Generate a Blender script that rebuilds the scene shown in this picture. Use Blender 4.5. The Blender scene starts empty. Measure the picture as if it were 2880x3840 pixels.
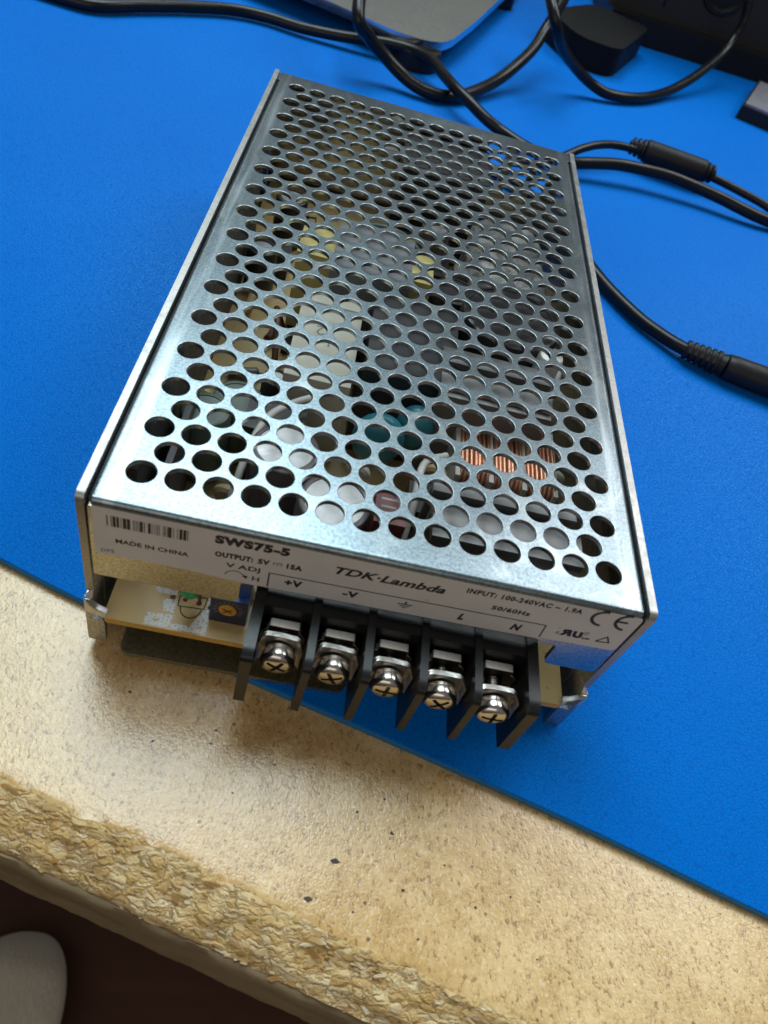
import bpy, bmesh, math, random
from mathutils import Vector, Matrix, noise

# ------------------------------------------------------------------ camera, world, light, exposure
SC = bpy.context.scene
COL = SC.collection
random.seed(7)
MM = 0.001

cam_data = bpy.data.cameras.new("camera")
cam = bpy.data.objects.new("camera", cam_data)
COL.objects.link(cam)
cam_data.sensor_fit = 'VERTICAL'
cam_data.sensor_height = 36.0
cam_data.lens = 26.3235
cam_data.clip_start = 0.005
cam_data.clip_end = 50
cam.matrix_world = Matrix((
    (0.9692172, -0.2123887, -0.1245350, -0.0156008),
    (0.0823012, 0.7562014, -0.6491424, -0.1539113),
    (0.2320441, 0.6189107, 0.7504033, 0.1326855),
    (0, 0, 0, 1)))
cam_data.dof.use_dof = True
cam_data.dof.focus_distance = 0.165
cam_data.dof.aperture_fstop = 30
SC.camera = cam

world = bpy.data.worlds.new("World")
SC.world = world
world.use_nodes = True
bg = world.node_tree.nodes["Background"]
bg.inputs[0].default_value = (1.0, 0.96, 0.92, 1)
bg.inputs[1].default_value = 0.15


def area_light(name, az, el, dist, sx, sy, radiance, color):
    d = bpy.data.lights.new(name, 'AREA')
    d.shape = 'RECTANGLE'
    d.size, d.size_y = sx, sy
    d.energy = radiance * math.pi * sx * sy
    d.color = color
    o = bpy.data.objects.new(name, d)
    COL.objects.link(o)
    a, e = math.radians(az), math.radians(el)
    v = Vector((math.sin(a) * math.cos(e), math.cos(a) * math.cos(e), math.sin(e)))
    o.location = v * dist
    o.rotation_euler = v.to_track_quat('Z', 'Y').to_euler()
    return o


area_light("window_ahead", -20, 64, 1.5, 0.74, 0.98, 8.4, (0.78, 0.95, 1.0))
area_light("window_side", 52, 50, 1.7, 0.92, 0.62, 6.4, (0.95, 0.98, 1.0))
area_light("room_bounce", 196, 30, 2.2, 2.2, 1.2, 1.0, (1.0, 0.90, 0.78))  # added fill lamp behind the camera, stands in for light off the room

SC.view_settings.view_transform = 'Standard'
SC.view_settings.look = 'None'
SC.view_settings.exposure = 0.0
SC.view_settings.gamma = 1.0
SC.cycles.use_denoising = True
SC.cycles.max_bounces = 10
SC.cycles.sample_clamp_indirect = 6

# ------------------------------------------------------------------ materials


class NT:
    def __init__(self, name):
        self.m = bpy.data.materials.new(name)
        self.m.use_nodes = True
        self.t = self.m.node_tree
        self.b = self.t.nodes["Principled BSDF"]
        self.tc = None

    def node(self, kind, **kw):
        n = self.t.nodes.new(kind)
        for k, v in kw.items():
            if k in n.inputs.keys() if isinstance(k, str) else False:
                n.inputs[k].default_value = v
            else:
                setattr(n, k, v)
        return n

    def link(self, a, b):
        self.t.links.new(a, b)

    def co(self, scale=(1, 1, 1), rot=(0, 0, 0)):
        if self.tc is None:
            self.tc = self.t.nodes.new("ShaderNodeTexCoord")
        mp = self.t.nodes.new("ShaderNodeMapping")
        mp.inputs["Scale"].default_value = scale
        mp.inputs["Rotation"].default_value = rot
        self.link(self.tc.outputs["Object"], mp.inputs["Vector"])
        return mp.outputs["Vector"]

    def noise(self, scale, detail=4, rough=0.6, vec=None, dist=0.0):
        n = self.t.nodes.new("ShaderNodeTexNoise")
        n.inputs["Scale"].default_value = scale
        n.inputs["Detail"].default_value = detail
        n.inputs["Roughness"].default_value = rough
        n.inputs["Distortion"].default_value = dist
        self.link(vec if vec is not None else self.co(), n.inputs["Vector"])
        return n.outputs["Fac"]

    def voro(self, scale, feature='F1', vec=None, rand=1.0, out="Distance"):
        n = self.t.nodes.new("ShaderNodeTexVoronoi")
        n.feature = feature
        n.inputs["Scale"].default_value = scale
        n.inputs["Randomness"].default_value = rand
        self.link(vec if vec is not None else self.co(), n.inputs["Vector"])
        return n.outputs[out]

    def ramp(self, fac, stops, interp='LINEAR'):
        n = self.t.nodes.new("ShaderNodeValToRGB")
        n.color_ramp.interpolation = interp
        el = n.color_ramp.elements
        while len(el) < len(stops):
            el.new(0.5)
        for e, (p, c) in zip(el, stops):
            e.position = p
            e.color = (c, c, c, 1) if isinstance(c, (int, float)) else (*c, 1)
        self.link(fac, n.inputs["Fac"])
        return n.outputs["Color"]

    def mix(self, fac, a, b, mode='MIX'):
        n = self.t.nodes.new("ShaderNodeMix")
        n.data_type = 'RGBA'
        n.blend_type = mode
        for sock, v in ((n.inputs[0], fac), (n.inputs[6], a), (n.inputs[7], b)):
            if isinstance(v, bpy.types.NodeSocket):
                self.link(v, sock)
            elif isinstance(v, (int, float)):
                sock.default_value = v if sock == n.inputs[0] else (v, v, v, 1)
            else:
                sock.default_value = (*v, 1)
        return n.outputs[2]

    def math(self, op, a, b=0.0):
        n = self.t.nodes.new("ShaderNodeMath")
        n.operation = op
        for sock, v in ((n.inputs[0], a), (n.inputs[1], b)):
            if isinstance(v, bpy.types.NodeSocket):
                self.link(v, sock)
            else:
                sock.default_value = v
        return n.outputs[0]

    def bump(self, height, strength=0.3, dist=0.0002, normal=None):
        n = self.t.nodes.new("ShaderNodeBump")
        n.inputs["Strength"].default_value = strength
        n.inputs["Distance"].default_value = dist
        self.link(height, n.inputs["Height"])
        if normal is not None:
            self.link(normal, n.inputs["Normal"])
        self.link(n.outputs[0], self.b.inputs["Normal"])
        return n.outputs[0]

    def set(self, **kw):
        names = dict(color="Base Color", rough="Roughness", metal="Metallic", spec="Specular IOR Level",
                     trans="Transmission Weight", coat="Coat Weight", sheen="Sheen Weight", ior="IOR", aniso="Anisotropic")
        for k, v in kw.items():
            s = self.b.inputs[names[k]]
            if isinstance(v, bpy.types.NodeSocket):
                self.link(v, s)
            elif isinstance(v, (int, float)):
                s.default_value = v
            else:
                s.default_value = (*v, 1)
        return self


def plain(name, color, rough=0.5, metal=0.0, var=0.18, scale=400, bump=0.08, **kw):
    m = NT(name)
    f = m.noise(scale, 3)
    lo = tuple(c * (1 - var) for c in color)
    hi = tuple(min(1, c * (1 + var)) for c in color)
    m.set(color=m.mix(f, lo, hi), metal=metal, **kw)
    m.set(rough=m.ramp(m.noise(scale * 0.4, 3), [(0.3, max(0.02, rough * 0.85)), (0.7, min(1, rough * 1.15))]))
    if bump:
        m.bump(f, bump, 0.0001)
    return m.m


def steel_material(name, base, rough, streak=True, relief=0.11, wear=False):
    m = NT(name)
    co = m.co()
    cells = m.voro(700, vec=co, out="Color")
    fine = m.noise(2600, 3, 0.7, co)
    broad = m.noise(55, 4, 0.6, co)
    smear = m.noise(120, 6, 0.7, m.co(scale=(1, 0.35, 1)))
    c = m.mix(m.ramp(broad, [(0.35, 0.0), (0.7, 1.0)]), tuple(b * 0.86 for b in base), base)
    c = m.mix(m.ramp(smear, [(0.55, 0.0), (0.75, 0.45)]), c, tuple(min(1, b * 1.18) for b in base))
    spk = m.noise(2000, 2, 0.5, co, 0.5)
    c = m.mix(m.ramp(spk, [(0.38, 0.8), (0.58, 0.0)]), c, tuple(b * 0.55 for b in base))
    if wear:
        # handling marks: pale rubbed bands along the long bends, cloudy oxide patches elsewhere
        sx = m.t.nodes.new("ShaderNodeSeparateXYZ")
        m.link(co, sx.inputs[0])
        side = m.ramp(m.math('MULTIPLY', m.math('ABSOLUTE', sx.outputs[0]), 20.0), [(0.815, 0.0), (0.845, 1.0), (0.87, 0.3)])
        rub = m.ramp(m.noise(420, 4, 0.6, m.co(scale=(1, 0.06, 1))), [(0.42, 0.0), (0.62, 0.75)])
        c = m.mix(m.mix(1.0, side, rub, 'MULTIPLY'), c, (0.62, 0.68, 0.72))
        ox = m.noise(85, 6, 0.65, m.co(scale=(1, 0.7, 1)), 1.2)
        c = m.mix(m.ramp(ox, [(0.56, 0.0), (0.68, 0.5)]), c, (0.46, 0.50, 0.50))
        c = m.mix(m.ramp(m.noise(38, 4, 0.6, co), [(0.34, 0.45), (0.48, 0.0)]), c, (0.17, 0.20, 0.215))
    m.set(color=c, metal=1.0)
    r = m.math('MULTIPLY_ADD', fine, 0.16)
    r.node.inputs[2].default_value = rough - 0.08
    r2 = m.math('MULTIPLY_ADD', broad, 0.12)
    m.link(r, r2.node.inputs[2])
    m.set(rough=r2)
    h = m.mix(0.5, fine, cells)
    n1 = m.bump(h, relief, 0.00005)
    if streak:
        # fine scratches lying in two directions
        s1 = m.noise(900, 2, 0.5, m.co(scale=(0.03, 1, 1), rot=(0, 0, 0.5)))
        s1 = m.ramp(s1, [(0.70, 0.0), (0.76, 1.0)])
        m.bump(s1, 0.12, 0.00005, n1)
    return m.m


M = {}
M['cover'] = steel_material('galvanised_cover', (0.27, 0.335, 0.37), 0.25, wear=True)
M['flange'] = steel_material('galvanised_flange', (0.60, 0.60, 0.56), 0.15, False, 0.05)
M['base'] = steel_material('dull_base_steel', (0.40, 0.42, 0.35), 0.36, False)
M['rim'] = plain('highlit_bare_edge', (0.62, 0.64, 0.65), 0.32, 1.0, 0.06, 900, 0.1)  # bare metal rims, colour also lifted to stand in for their highlights
M['panel'] = steel_material('galvanised_panel', (0.56, 0.57, 0.58), 0.34)
M['cut_edge'] = plain('cut_steel_edge', (0.40, 0.39, 0.37), 0.46, 1.0, 0.25, 1500, 0.25)
M['bright_tab'] = plain('bright_bent_steel', (0.70, 0.69, 0.66), 0.5, 1.0, 0.15, 900, 0.3)
M['chrome'] = plain('nickel_plate', (0.60, 0.57, 0.53), 0.20, 1.0, 0.10, 600, 0.04)
M['rough_plate'] = plain('rough_nickel_plate', (0.66, 0.64, 0.60), 0.30, 1.0, 0.2, 1300, 0.4)
M['tinned'] = plain('tinned_terminal', (0.86, 0.83, 0.78), 0.6, 1.0, 0.15, 1200, 0.15)
M['black_plastic'] = plain('black_moulded_plastic', (0.007, 0.008, 0.0095), 0.34, 0, 0.3, 900, 0.12, spec=0.38)
M['black_soft'] = plain('soft_black_plastic', (0.008, 0.008, 0.009), 0.5, 0, 0.3, 700, 0.12, spec=0.3)
M['charcoal'] = plain('charcoal_textured_plastic', (0.018, 0.0175, 0.017), 0.7, 0, 0.25, 1800, 0.3)
M['cable'] = plain('cable_jacket', (0.006, 0.006, 0.007), 0.30, 0, 0.3, 500, 0.06, spec=0.30)
M['stand_top'] = plain('grey_anodised_plate', (0.17, 0.163, 0.15), 0.55, 0.6, 0.12, 1400, 0.1)
M['stand_edge'] = plain('polished_plate_edge', (0.72, 0.74, 0.78), 0.16, 1.0, 0.08, 500, 0.03)
M['grey_panel'] = plain('grey_brushed_panel', (0.30, 0.29, 0.32), 0.4, 0.5, 0.3, 500, 0.15)
M['ink'] = plain('black_ink', (0.022, 0.016, 0.020), 0.6, 0, 0.2, 800, 0)
M['silk'] = plain('white_silkscreen', (0.78, 0.80, 0.80), 0.6, 0, 0.06, 900, 0)
M['silk_black'] = plain('dark_outline_ink', (0.02, 0.03, 0.025), 0.6, 0, 0.2, 900, 0)
M['pot_blue'] = plain('blue_trimmer_plastic', (0.035, 0.085, 0.26), 0.32, 0, 0.2, 900, 0.05)
M['pot_face'] = plain('dark_blue_trimmer_face', (0.018, 0.022, 0.045), 0.45, 0, 0.25, 900, 0.1)
M['pot_dial'] = plain('amber_dial', (0.50, 0.25, 0.03), 0.4, 0, 0.15, 900, 0.05)
M['pot_tick'] = plain('grey_tick_print', (0.12, 0.12, 0.14), 0.6, 0, 0.15, 900, 0)
M['teal'] = plain('teal_film_epoxy', (0.03, 0.21, 0.27), 0.3, 0, 0.15, 300, 0.1)
M['cream'] = plain('cream_capacitor_case', (0.62, 0.60, 0.50), 0.42, 0, 0.08, 300, 0.04)
M['yellow_tape'] = plain('yellow_winding_tape', (0.68, 0.58, 0.22), 0.35, 0, 0.12, 300, 0.1)
M['ferrite'] = plain('grey_ferrite', (0.16, 0.165, 0.18), 0.5, 0, 0.15, 900, 0.1)
M['heatsink'] = plain('grey_aluminium_heatsink', (0.22, 0.22, 0.22), 0.48, 0.6, 0.12, 600, 0.1)
M['dark_sink'] = plain('dark_heatsink', (0.09, 0.09, 0.095), 0.5, 0.3, 0.2, 600, 0.1)
M['white_core'] = plain('white_coil_former', (0.55, 0.53, 0.48), 0.5, 0, 0.12, 500, 0.08)
M['copper'] = plain('enamelled_copper', (0.64, 0.32, 0.20), 0.36, 0.85, 0.22, 600, 0.05)
M['dark_cap'] = plain('dark_sleeve', (0.030, 0.028, 0.030), 0.35, 0, 0.3, 500, 0.05)
M['grey_sleeve'] = plain('grey_capacitor_sleeve', (0.13, 0.11, 0.115), 0.35, 0, 0.2, 500, 0.05)
M['silver_cap'] = plain('aluminium_can_top', (0.42, 0.41, 0.41), 0.42, 1.0, 0.2, 500, 0.25)
M['maroon'] = plain('maroon_epoxy', (0.17, 0.045, 0.045), 0.4, 0, 0.15, 500, 0.1)
M['sage'] = plain('grey_green_sleeve', (0.13, 0.17, 0.14), 0.4, 0, 0.15, 500, 0.05)
M['white_part'] = plain('white_plastic', (0.72, 0.71, 0.68), 0.45, 0, 0.05, 500, 0.03)
M['tan_part'] = plain('beige_resistor_body', (0.45, 0.34, 0.18), 0.5, 0, 0.15, 500, 0.05)
M['wire_red'] = plain('red_brown_lead', (0.10, 0.04, 0.022), 0.4, 0, 0.15, 500, 0.05)


def led_mat():
    m = NT('green_led_lens')
    m.set(color=m.mix(m.noise(300), (0.01, 0.30, 0.11), (0.02, 0.42, 0.16)), rough=0.25, trans=0.35)
    return m.m


def label_mat():
    m = NT('label_paper')
    f = m.noise(1800, 4)
    g = m.noise(60, 3)
    c = m.mix(m.ramp(g, [(0.3, 0.0), (0.7, 1.0)]), (0.55, 0.53, 0.52), (0.62, 0.60, 0.58))
    sp = m.ramp(m.noise(420, 2), [(0.74, 0.0), (0.78, 1.0)])
    c = m.mix(sp, c, (0.38, 0.35, 0.32))
    m.set(color=c, rough=0.55)
    m.bump(f, 0.08, 0.00005)
    return m.m


def pcb_mat():
    m = NT('tan_circuit_board')
    g = m.noise(90, 4)
    c = m.mix(g, (0.50, 0.35, 0.145), (0.62, 0.46, 0.21))
    sp = m.ramp(m.noise(900, 2), [(0.68, 0.0), (0.74, 1.0)])
    c = m.mix(sp, c, (0.36, 0.24, 0.09))
    m.set(color=c, rough=0.35)
    m.bump(m.noise(1500), 0.08, 0.0001)
    return m.m


def blob_mat():
    m = NT('clear_wrapped_film')
    g = m.ramp(m.noise(110, 5, 0.6, dist=1.5), [(0.36, 0.0), (0.64, 1.0)])
    m.set(color=m.mix(g, (0.12, 0.12, 0.115), (0.50, 0.49, 0.47)), rough=0.25)
    m.bump(m.noise(220, 4, dist=1.5), 0.6, 0.0006)
    return m.m


def mat_mat():
    m = NT('blue_leatherette')
    co = m.co()
    wob = m.node("ShaderNodeVectorMath", operation='MULTIPLY_ADD')
    nz = m.t.nodes.new("ShaderNodeTexNoise")
    nz.inputs["Scale"].default_value = 500
    nz.inputs["Detail"].default_value = 2
    m.link(co, nz.inputs["Vector"])
    m.link(nz.outputs["Color"], wob.inputs[0])
    wob.inputs[1].default_value = (0.0011, 0.0011, 0)
    m.link(co, wob.inputs[2])
    v = wob.outputs[0]
    e1 = m.voro(1250, 'DISTANCE_TO_EDGE', v)
    e2 = m.voro(700, 'DISTANCE_TO_EDGE', v)
    crease = m.ramp(e1, [(0.0, 0.0), (0.16, 1.0)])
    crease2 = m.ramp(e2, [(0.0, 0.35), (0.10, 1.0)])
    h = m.mix(1.0, crease, crease2, 'MULTIPLY')
    broad = m.noise(14, 3, 0.5, co)
    c = m.mix(m.ramp(broad, [(0.3, 0.0), (0.7, 1.0)]), (0.0, 0.148, 0.60), (0.0, 0.166, 0.645))
    c = m.mix(m.ramp(h, [(0.0, 0.5), (0.5, 0.0)]), c, (0.0, 0.065, 0.33))
    dust = m.ramp(m.noise(330, 2, 0.5, co), [(0.80, 0.0), (0.84, 0.25)])
    c = m.mix(dust, c, (0.12, 0.32, 0.7))
    m.set(color=c, rough=m.ramp(h, [(0.0, 0.65), (1.0, 0.30)]), spec=0.13)
    m.b.inputs['Specular Tint'].default_value = (0.30, 0.70, 1.0, 1)
    m.bump(h, 0.30, 0.00013)
    return m.m


def mat_side():
    m = NT('mat_cut_side')
    m.set(color=m.mix(m.noise(900), (0.012, 0.12, 0.27), (0.018, 0.16, 0.34)), rough=0.75)
    m.bump(m.noise(1200), 0.3, 0.0002)
    return m.m


def board_top():
    m = NT('sealed_chipboard')
    co = m.co()
    broad = m.noise(20, 5, 0.6, co)
    mid = m.noise(130, 5, 0.65, co)
    c = m.mix(m.ramp(broad, [(0.30, 0.0), (0.70, 1.0)]), (0.63, 0.395, 0.155), (0.78, 0.56, 0.275))
    c = m.mix(m.ramp(mid, [(0.38, 0.45), (0.60, 0.0)]), c, (0.47, 0.26, 0.07))
    # fine dense fibre speckle in two sizes
    f1 = m.noise(1500, 3, 0.55, m.co(scale=(1.0, 0.62, 1), rot=(0, 0, 0.28)), 0.5)
    c = m.mix(m.ramp(f1, [(0.33, 0.8), (0.42, 0.0)]), c, (0.27, 0.145, 0.050))
    c = m.mix(m.ramp(f1, [(0.56, 0.0), (0.70, 0.5)]), c, (0.86, 0.69, 0.40))
    wv = m.t.nodes.new("ShaderNodeTexNoise")
    wv.inputs["Scale"].default_value = 1100
    m.link(co, wv.inputs["Vector"])
    wa = m.node("ShaderNodeVectorMath", operation='MULTIPLY_ADD')
    m.link(wv.outputs["Color"], wa.inputs[0])
    wa.inputs[1].default_value = (0.0010, 0.0010, 0)
    m.link(m.co(scale=(1.0, 0.75, 1), rot=(0, 0, 0.3)), wa.inputs[2])
    cr = m.ramp(m.voro(1500, 'DISTANCE_TO_EDGE', wa.outputs[0]), [(0.0, 1.0), (0.12, 0.0)])
    cr = m.mix(1.0, cr, m.ramp(m.noise(600, 2, 0.5, co), [(0.50, 0.0), (0.60, 0.5)]), 'MULTIPLY')
    c = m.mix(cr, c, (0.24, 0.13, 0.045))
    sp = m.ramp(m.voro(230, vec=co), [(0.06, 1.0), (0.10, 0.0)])
    sp = m.mix(1.0, sp, m.ramp(m.noise(90, 2, 0.5, co), [(0.50, 0.0), (0.55, 0.85)]), 'MULTIPLY')
    c = m.mix(sp, c, (0.10, 0.05, 0.025))
    m.set(color=c, rough=m.ramp(mid, [(0.3, 0.17), (0.7, 0.27)]), spec=0.7)
    h = m.mix(0.35, f1, m.noise(2100, 2, 0.5, co))
    m.bump(h, 0.5, 0.0002)
    return m.m


def board_edge():
    m = NT('raw_chipboard_edge')
    co = m.co()
    v = m.co(scale=(0.45, 1, 1.1), rot=(0, 0, 0.257))
    a = m.noise(260, 6, 0.7, v, 0.6)
    c = m.mix(m.ramp(a, [(0.30, 0.0), (0.70, 1.0)]), (0.54, 0.33, 0.11), (0.80, 0.60, 0.31))
    b = m.noise(70, 4, 0.6, v)
    c = m.mix(m.ramp(b, [(0.42, 0.6), (0.60, 0.0)]), c, (0.62, 0.42, 0.15))
    r = m.ramp(m.noise(95, 3, 0.5, v), [(0.66, 0.0), (0.76, 0.75)])
    c = m.mix(r, c, (0.42, 0.18, 0.035))
    pale = m.ramp(m.noise(330, 4, 0.6, v), [(0.58, 0.0), (0.70, 0.7)])
    c = m.mix(pale, c, (0.82, 0.72, 0.50))
    dk = m.noise(700, 4, 0.65, v, 1.0)
    wv = m.t.nodes.new("ShaderNodeTexNoise")
    wv.inputs["Scale"].default_value = 420
    wv.inputs["Detail"].default_value = 4
    m.link(co, wv.inputs["Vector"])
    wa = m.node("ShaderNodeVectorMath", operation='MULTIPLY_ADD')
    m.link(wv.outputs["Color"], wa.inputs[0])
    wa.inputs[1].default_value = (0.003, 0.003, 0.003)
    m.link(v, wa.inputs[2])
    cell = m.t.nodes.new("ShaderNodeRGBToBW")
    m.link(m.voro(700, vec=wa.outputs[0], out="Color"), cell.inputs[0])
    c = m.mix(0.5, c, m.ramp(cell.outputs[0], [(0.2, (0.50, 0.29, 0.085)), (0.5, (0.70, 0.49, 0.20)), (0.8, (0.82, 0.68, 0.43))]))
    e1 = m.voro(700, 'DISTANCE_TO_EDGE', wa.outputs[0])
    crk = m.mix(1.0, m.ramp(e1, [(0.0, 1.0), (0.09, 0.0)]), m.ramp(m.noise(210, 3, 0.6, co), [(0.46, 0.0), (0.62, 0.8)]), 'MULTIPLY')
    c = m.mix(crk, c, (0.11, 0.06, 0.022))
    c = m.mix(m.ramp(dk, [(0.27, 0.85), (0.37, 0.0)]), c, (0.12, 0.065, 0.022))
    m.set(color=c, rough=0.72)
    h = m.mix(0.5, m.ramp(e1, [(0.0, 0.0), (0.3, 1.0)]), dk)
    m.bump(h, 0.85, 0.0007)
    return m.m


def chip_mat():
    m = NT('wood_flakes')
    g = m.t.nodes.new("ShaderNodeNewGeometry")
    c = m.ramp(g.outputs["Random Per Island"], [(0.0, (0.30, 0.14, 0.035)), (0.08, (0.44, 0.26, 0.08)), (0.4, (0.60, 0.42, 0.18)),
                                                (0.75, (0.66, 0.50, 0.27)), (0.95, (0.76, 0.66, 0.46))])
    gr = m.noise(900, 3, 0.6, m.co(scale=(0.25, 1, 1)))
    c = m.mix(m.ramp(gr, [(0.35, 0.45), (0.6, 0.0)]), c, (0.22, 0.12, 0.04))
    m.set(color=c, rough=0.7)
    m.bump(gr, 0.4, 0.0003)
    return m.m


def lip_mat():
    m = NT('dark_wood_strip')
    g = m.noise(120, 5, 0.65, m.co(scale=(0.12, 1, 1)))
    c = m.mix(m.ramp(g, [(0.3, 0.0), (0.7, 1.0)]), (0.13, 0.088, 0.042), (0.25, 0.18, 0.095))  # darker brown than the board edge above it
    m.set(color=c, rough=0.7)
    m.bump(m.noise(700, 4, 0.6, m.co(scale=(0.3, 1, 1))), 0.4, 0.0004)
    return m.m


def floor_mat():
    m = NT('dark_brown_floor')
    g = m.noise(9, 5, 0.6, m.co(scale=(0.2, 1, 1), rot=(0, 0, 0.9)))
    m.set(color=m.mix(m.ramp(g, [(0.3, 0.0), (0.7, 1.0)]), (0.018, 0.007, 0.004), (0.11, 0.038, 0.015)), rough=0.6)
    m.bump(g, 0.2, 0.002)
    return m.m


def shoe_mat():
    m = NT('pale_grey_suede')
    g = m.noise(28, 4)
    fib = m.noise(420, 5, 0.65, m.co(scale=(1, 0.3, 1), rot=(0, 0, -0.6)))
    m.set(color=m.mix(g, (0.66, 0.59, 0.47), (0.80, 0.73, 0.61)), rough=0.9, sheen=0.3)
    m.bump(fib, 0.7, 0.004)
    return m.m


M['led'] = led_mat()
M['label'] = label_mat()
M['pcb'] = pcb_mat()
M['blob'] = blob_mat()
M['mat'] = mat_mat()
M['mat_side'] = mat_side()
M['board_top'] = board_top()
M['board_edge'] = board_edge()
M['chips'] = chip_mat()
M['lip'] = lip_mat()
M['floor'] = floor_mat()
M['shoe'] = shoe_mat()

# ------------------------------------------------------------------ helpers (all sizes in millimetres)


def tag(o, label=None, cat=None, group=None, kind=None):
    if label: o['label'] = label
    if cat: o['category'] = cat
    if group: o['group'] = group
    if kind: o['kind'] = kind
    return o


def empty(name, loc, label, cat, group=None):
    o = bpy.data.objects.new(name, None)
    COL.objects.link(o)
    o.location = Vector(loc) * MM
    o.empty_display_size = 0.01
    return tag(o, label, cat, group)


def adopt(o, parent):
    if parent is not None:
        o.parent = parent
        p = parent
        loc = Vector((0, 0, 0))
        while p is not None:
            loc += p.location
            p = p.parent
        o.matrix_parent_inverse = Matrix.Translation(-loc)


def link(name, bm, mats, parent=None, smooth=None, bevel=0.0, segs=2):
    if bevel > 0:
        edges = [e for e in bm.edges if len(e.link_faces) == 2 and e.calc_face_angle(0) > 0.6]
        bmesh.ops.bevel(bm, geom=edges, offset=bevel, segments=segs, profile=0.5, affect='EDGES', clamp_overlap=True)
    bmesh.ops.recalc_face_normals(bm, faces=bm.faces[:])
    bm.transform(Matrix.Scale(MM, 4))
    me = bpy.data.meshes.new(name)
    bm.to_mesh(me)
    bm.free()
    for m in (mats if isinstance(mats, (list, tuple)) else [mats]):
        me.materials.append(M[m] if isinstance(m, str) else m)
    if smooth:
        me.polygons.foreach_set("use_smooth", [True] * len(me.polygons))
        try:
            me.set_sharp_from_angle(angle=math.radians(smooth))
        except Exception:
            pass
    o = bpy.data.objects.new(name, me)
    COL.objects.link(o)
    adopt(o, parent)
    return o


def share(name, src, parent, loc=(0, 0, 0), rot=(0, 0, 0)):
    """another part with the same mesh data"""
    o = src.copy()
    o.name = name
    COL.objects.link(o)
    o.parent = None
    o.location = Vector(loc) * MM
    o.rotation_euler = rot
    adopt(o, parent)
    return o


def add_box(bm, x0, x1, y0, y1, z0, z1, mi=0):
    vs = [bm.verts.new(p) for p in [(x0, y0, z0), (x1, y0, z0), (x1, y1, z0), (x0, y1, z0), (x0, y0, z1), (x1, y0, z1), (x1, y1, z1), (x0, y1, z1)]]
    for f in [(0, 3, 2, 1), (4, 5, 6, 7), (0, 1, 5, 4), (1, 2, 6, 5), (2, 3, 7, 6), (3, 0, 4, 7)]:
        bm.faces.new([vs[i] for i in f]).material_index = mi
    return vs


def box(name, b, mat, parent=None, bevel=0.15, segs=2):
    bm = bmesh.new()
    add_box(bm, *b)
    return link(name, bm, mat, parent, 40, bevel, segs)


def add_prism(bm, pts, axis, a, b, mi=0, mi_side=None):
    """pts 2D outline; axis 'x': pts=(y,z), 'y': pts=(x,z), 'z': pts=(x,y)"""
    def P(p, t):
        if axis == 'x': return (t, p[0], p[1])
        if axis == 'y': return (p[0], t, p[1])
        return (p[0], p[1], t)
    A = [bm.verts.new(P(p, a)) for p in pts]
    B = [bm.verts.new(P(p, b)) for p in pts]
    bm.faces.new(A[::-1]).material_index = mi
    bm.faces.new(B).material_index = mi
    n = len(pts)
    for i in range(n):
        bm.faces.new((A[i], A[(i + 1) % n], B[(i + 1) % n], B[i])).material_index = mi if mi_side is None else mi_side


def round_poly(pts, rads, seg=5):
    out = []
    n = len(pts)
    for i in range(n):
        p = Vector(pts[i]); r = rads[i] if isinstance(rads, (list, tuple)) else rads
        if r <= 0:
            out.append(tuple(p)); continue
        a = (Vector(pts[i - 1]) - p); b = (Vector(pts[(i + 1) % n]) - p)
        r = min(r, a.length * 0.45, b.length * 0.45)
        a = p + a.normalized() * r; b = p + b.normalized() * r
        for k in range(seg + 1):
            t = k / seg
            out.append(tuple(a * (1 - t) ** 2 + p * 2 * t * (1 - t) + b * t * t))
    return out


def catmull(pts, per=10):
    P = [Vector(p) for p in pts]
    P = [P[0] * 2 - P[1]] + P + [P[-1] * 2 - P[-2]]
    out = []
    for i in range(1, len(P) - 2):
        for k in range(per):
            t = k / per
            a, b, c, d = P[i - 1], P[i], P[i + 1], P[i + 2]
            out.append(0.5 * ((2 * b) + (c - a) * t + (2 * a - 5 * b + 4 * c - d) * t * t + (3 * b - a - 3 * c + d) * t ** 3))
    out.append(P[-2])
    return out


def add_tube(bm, path, rad, n=14, cap=True, mi=0, closed=False):
    """path: list of Vector; rad: number or list"""
    m = len(path)
    rings = []
    up = Vector((0, 0, 1))
    prev = None
    for i, p in enumerate(path):
        if closed:
            t = (path[(i + 1) % m] - path[i - 1]).normalized()
        else:
            t = (path[min(i + 1, m - 1)] - path[max(i - 1, 0)]).normalized()
        if prev is None:
            side = t.cross(up)
            if side.length < 1e-3: side = t.cross(Vector((1, 0, 0)))
            side.normalize()
        else:
            side = (prev - t * prev.dot(t)).normalized()
        prev = side
        nrm = side.cross(t).normalized()
        r = rad[i] if isinstance(rad, (list, tuple)) else rad
        rings.append([bm.verts.new(p + (side * math.cos(2 * math.pi * k / n) + nrm * math.sin(2 * math.pi * k / n)) * r) for k in range(n)])
    for i in range(m if closed else m - 1):
        A, B = rings[i], rings[(i + 1) % m]
        for k in range(n):
            bm.faces.new((A[k], A[(k + 1) % n], B[(k + 1) % n], B[k])).material_index = mi
    if cap and not closed:
        bm.faces.new(rings[0][::-1]).material_index = mi
        bm.faces.new(rings[-1]).material_index = mi


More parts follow.
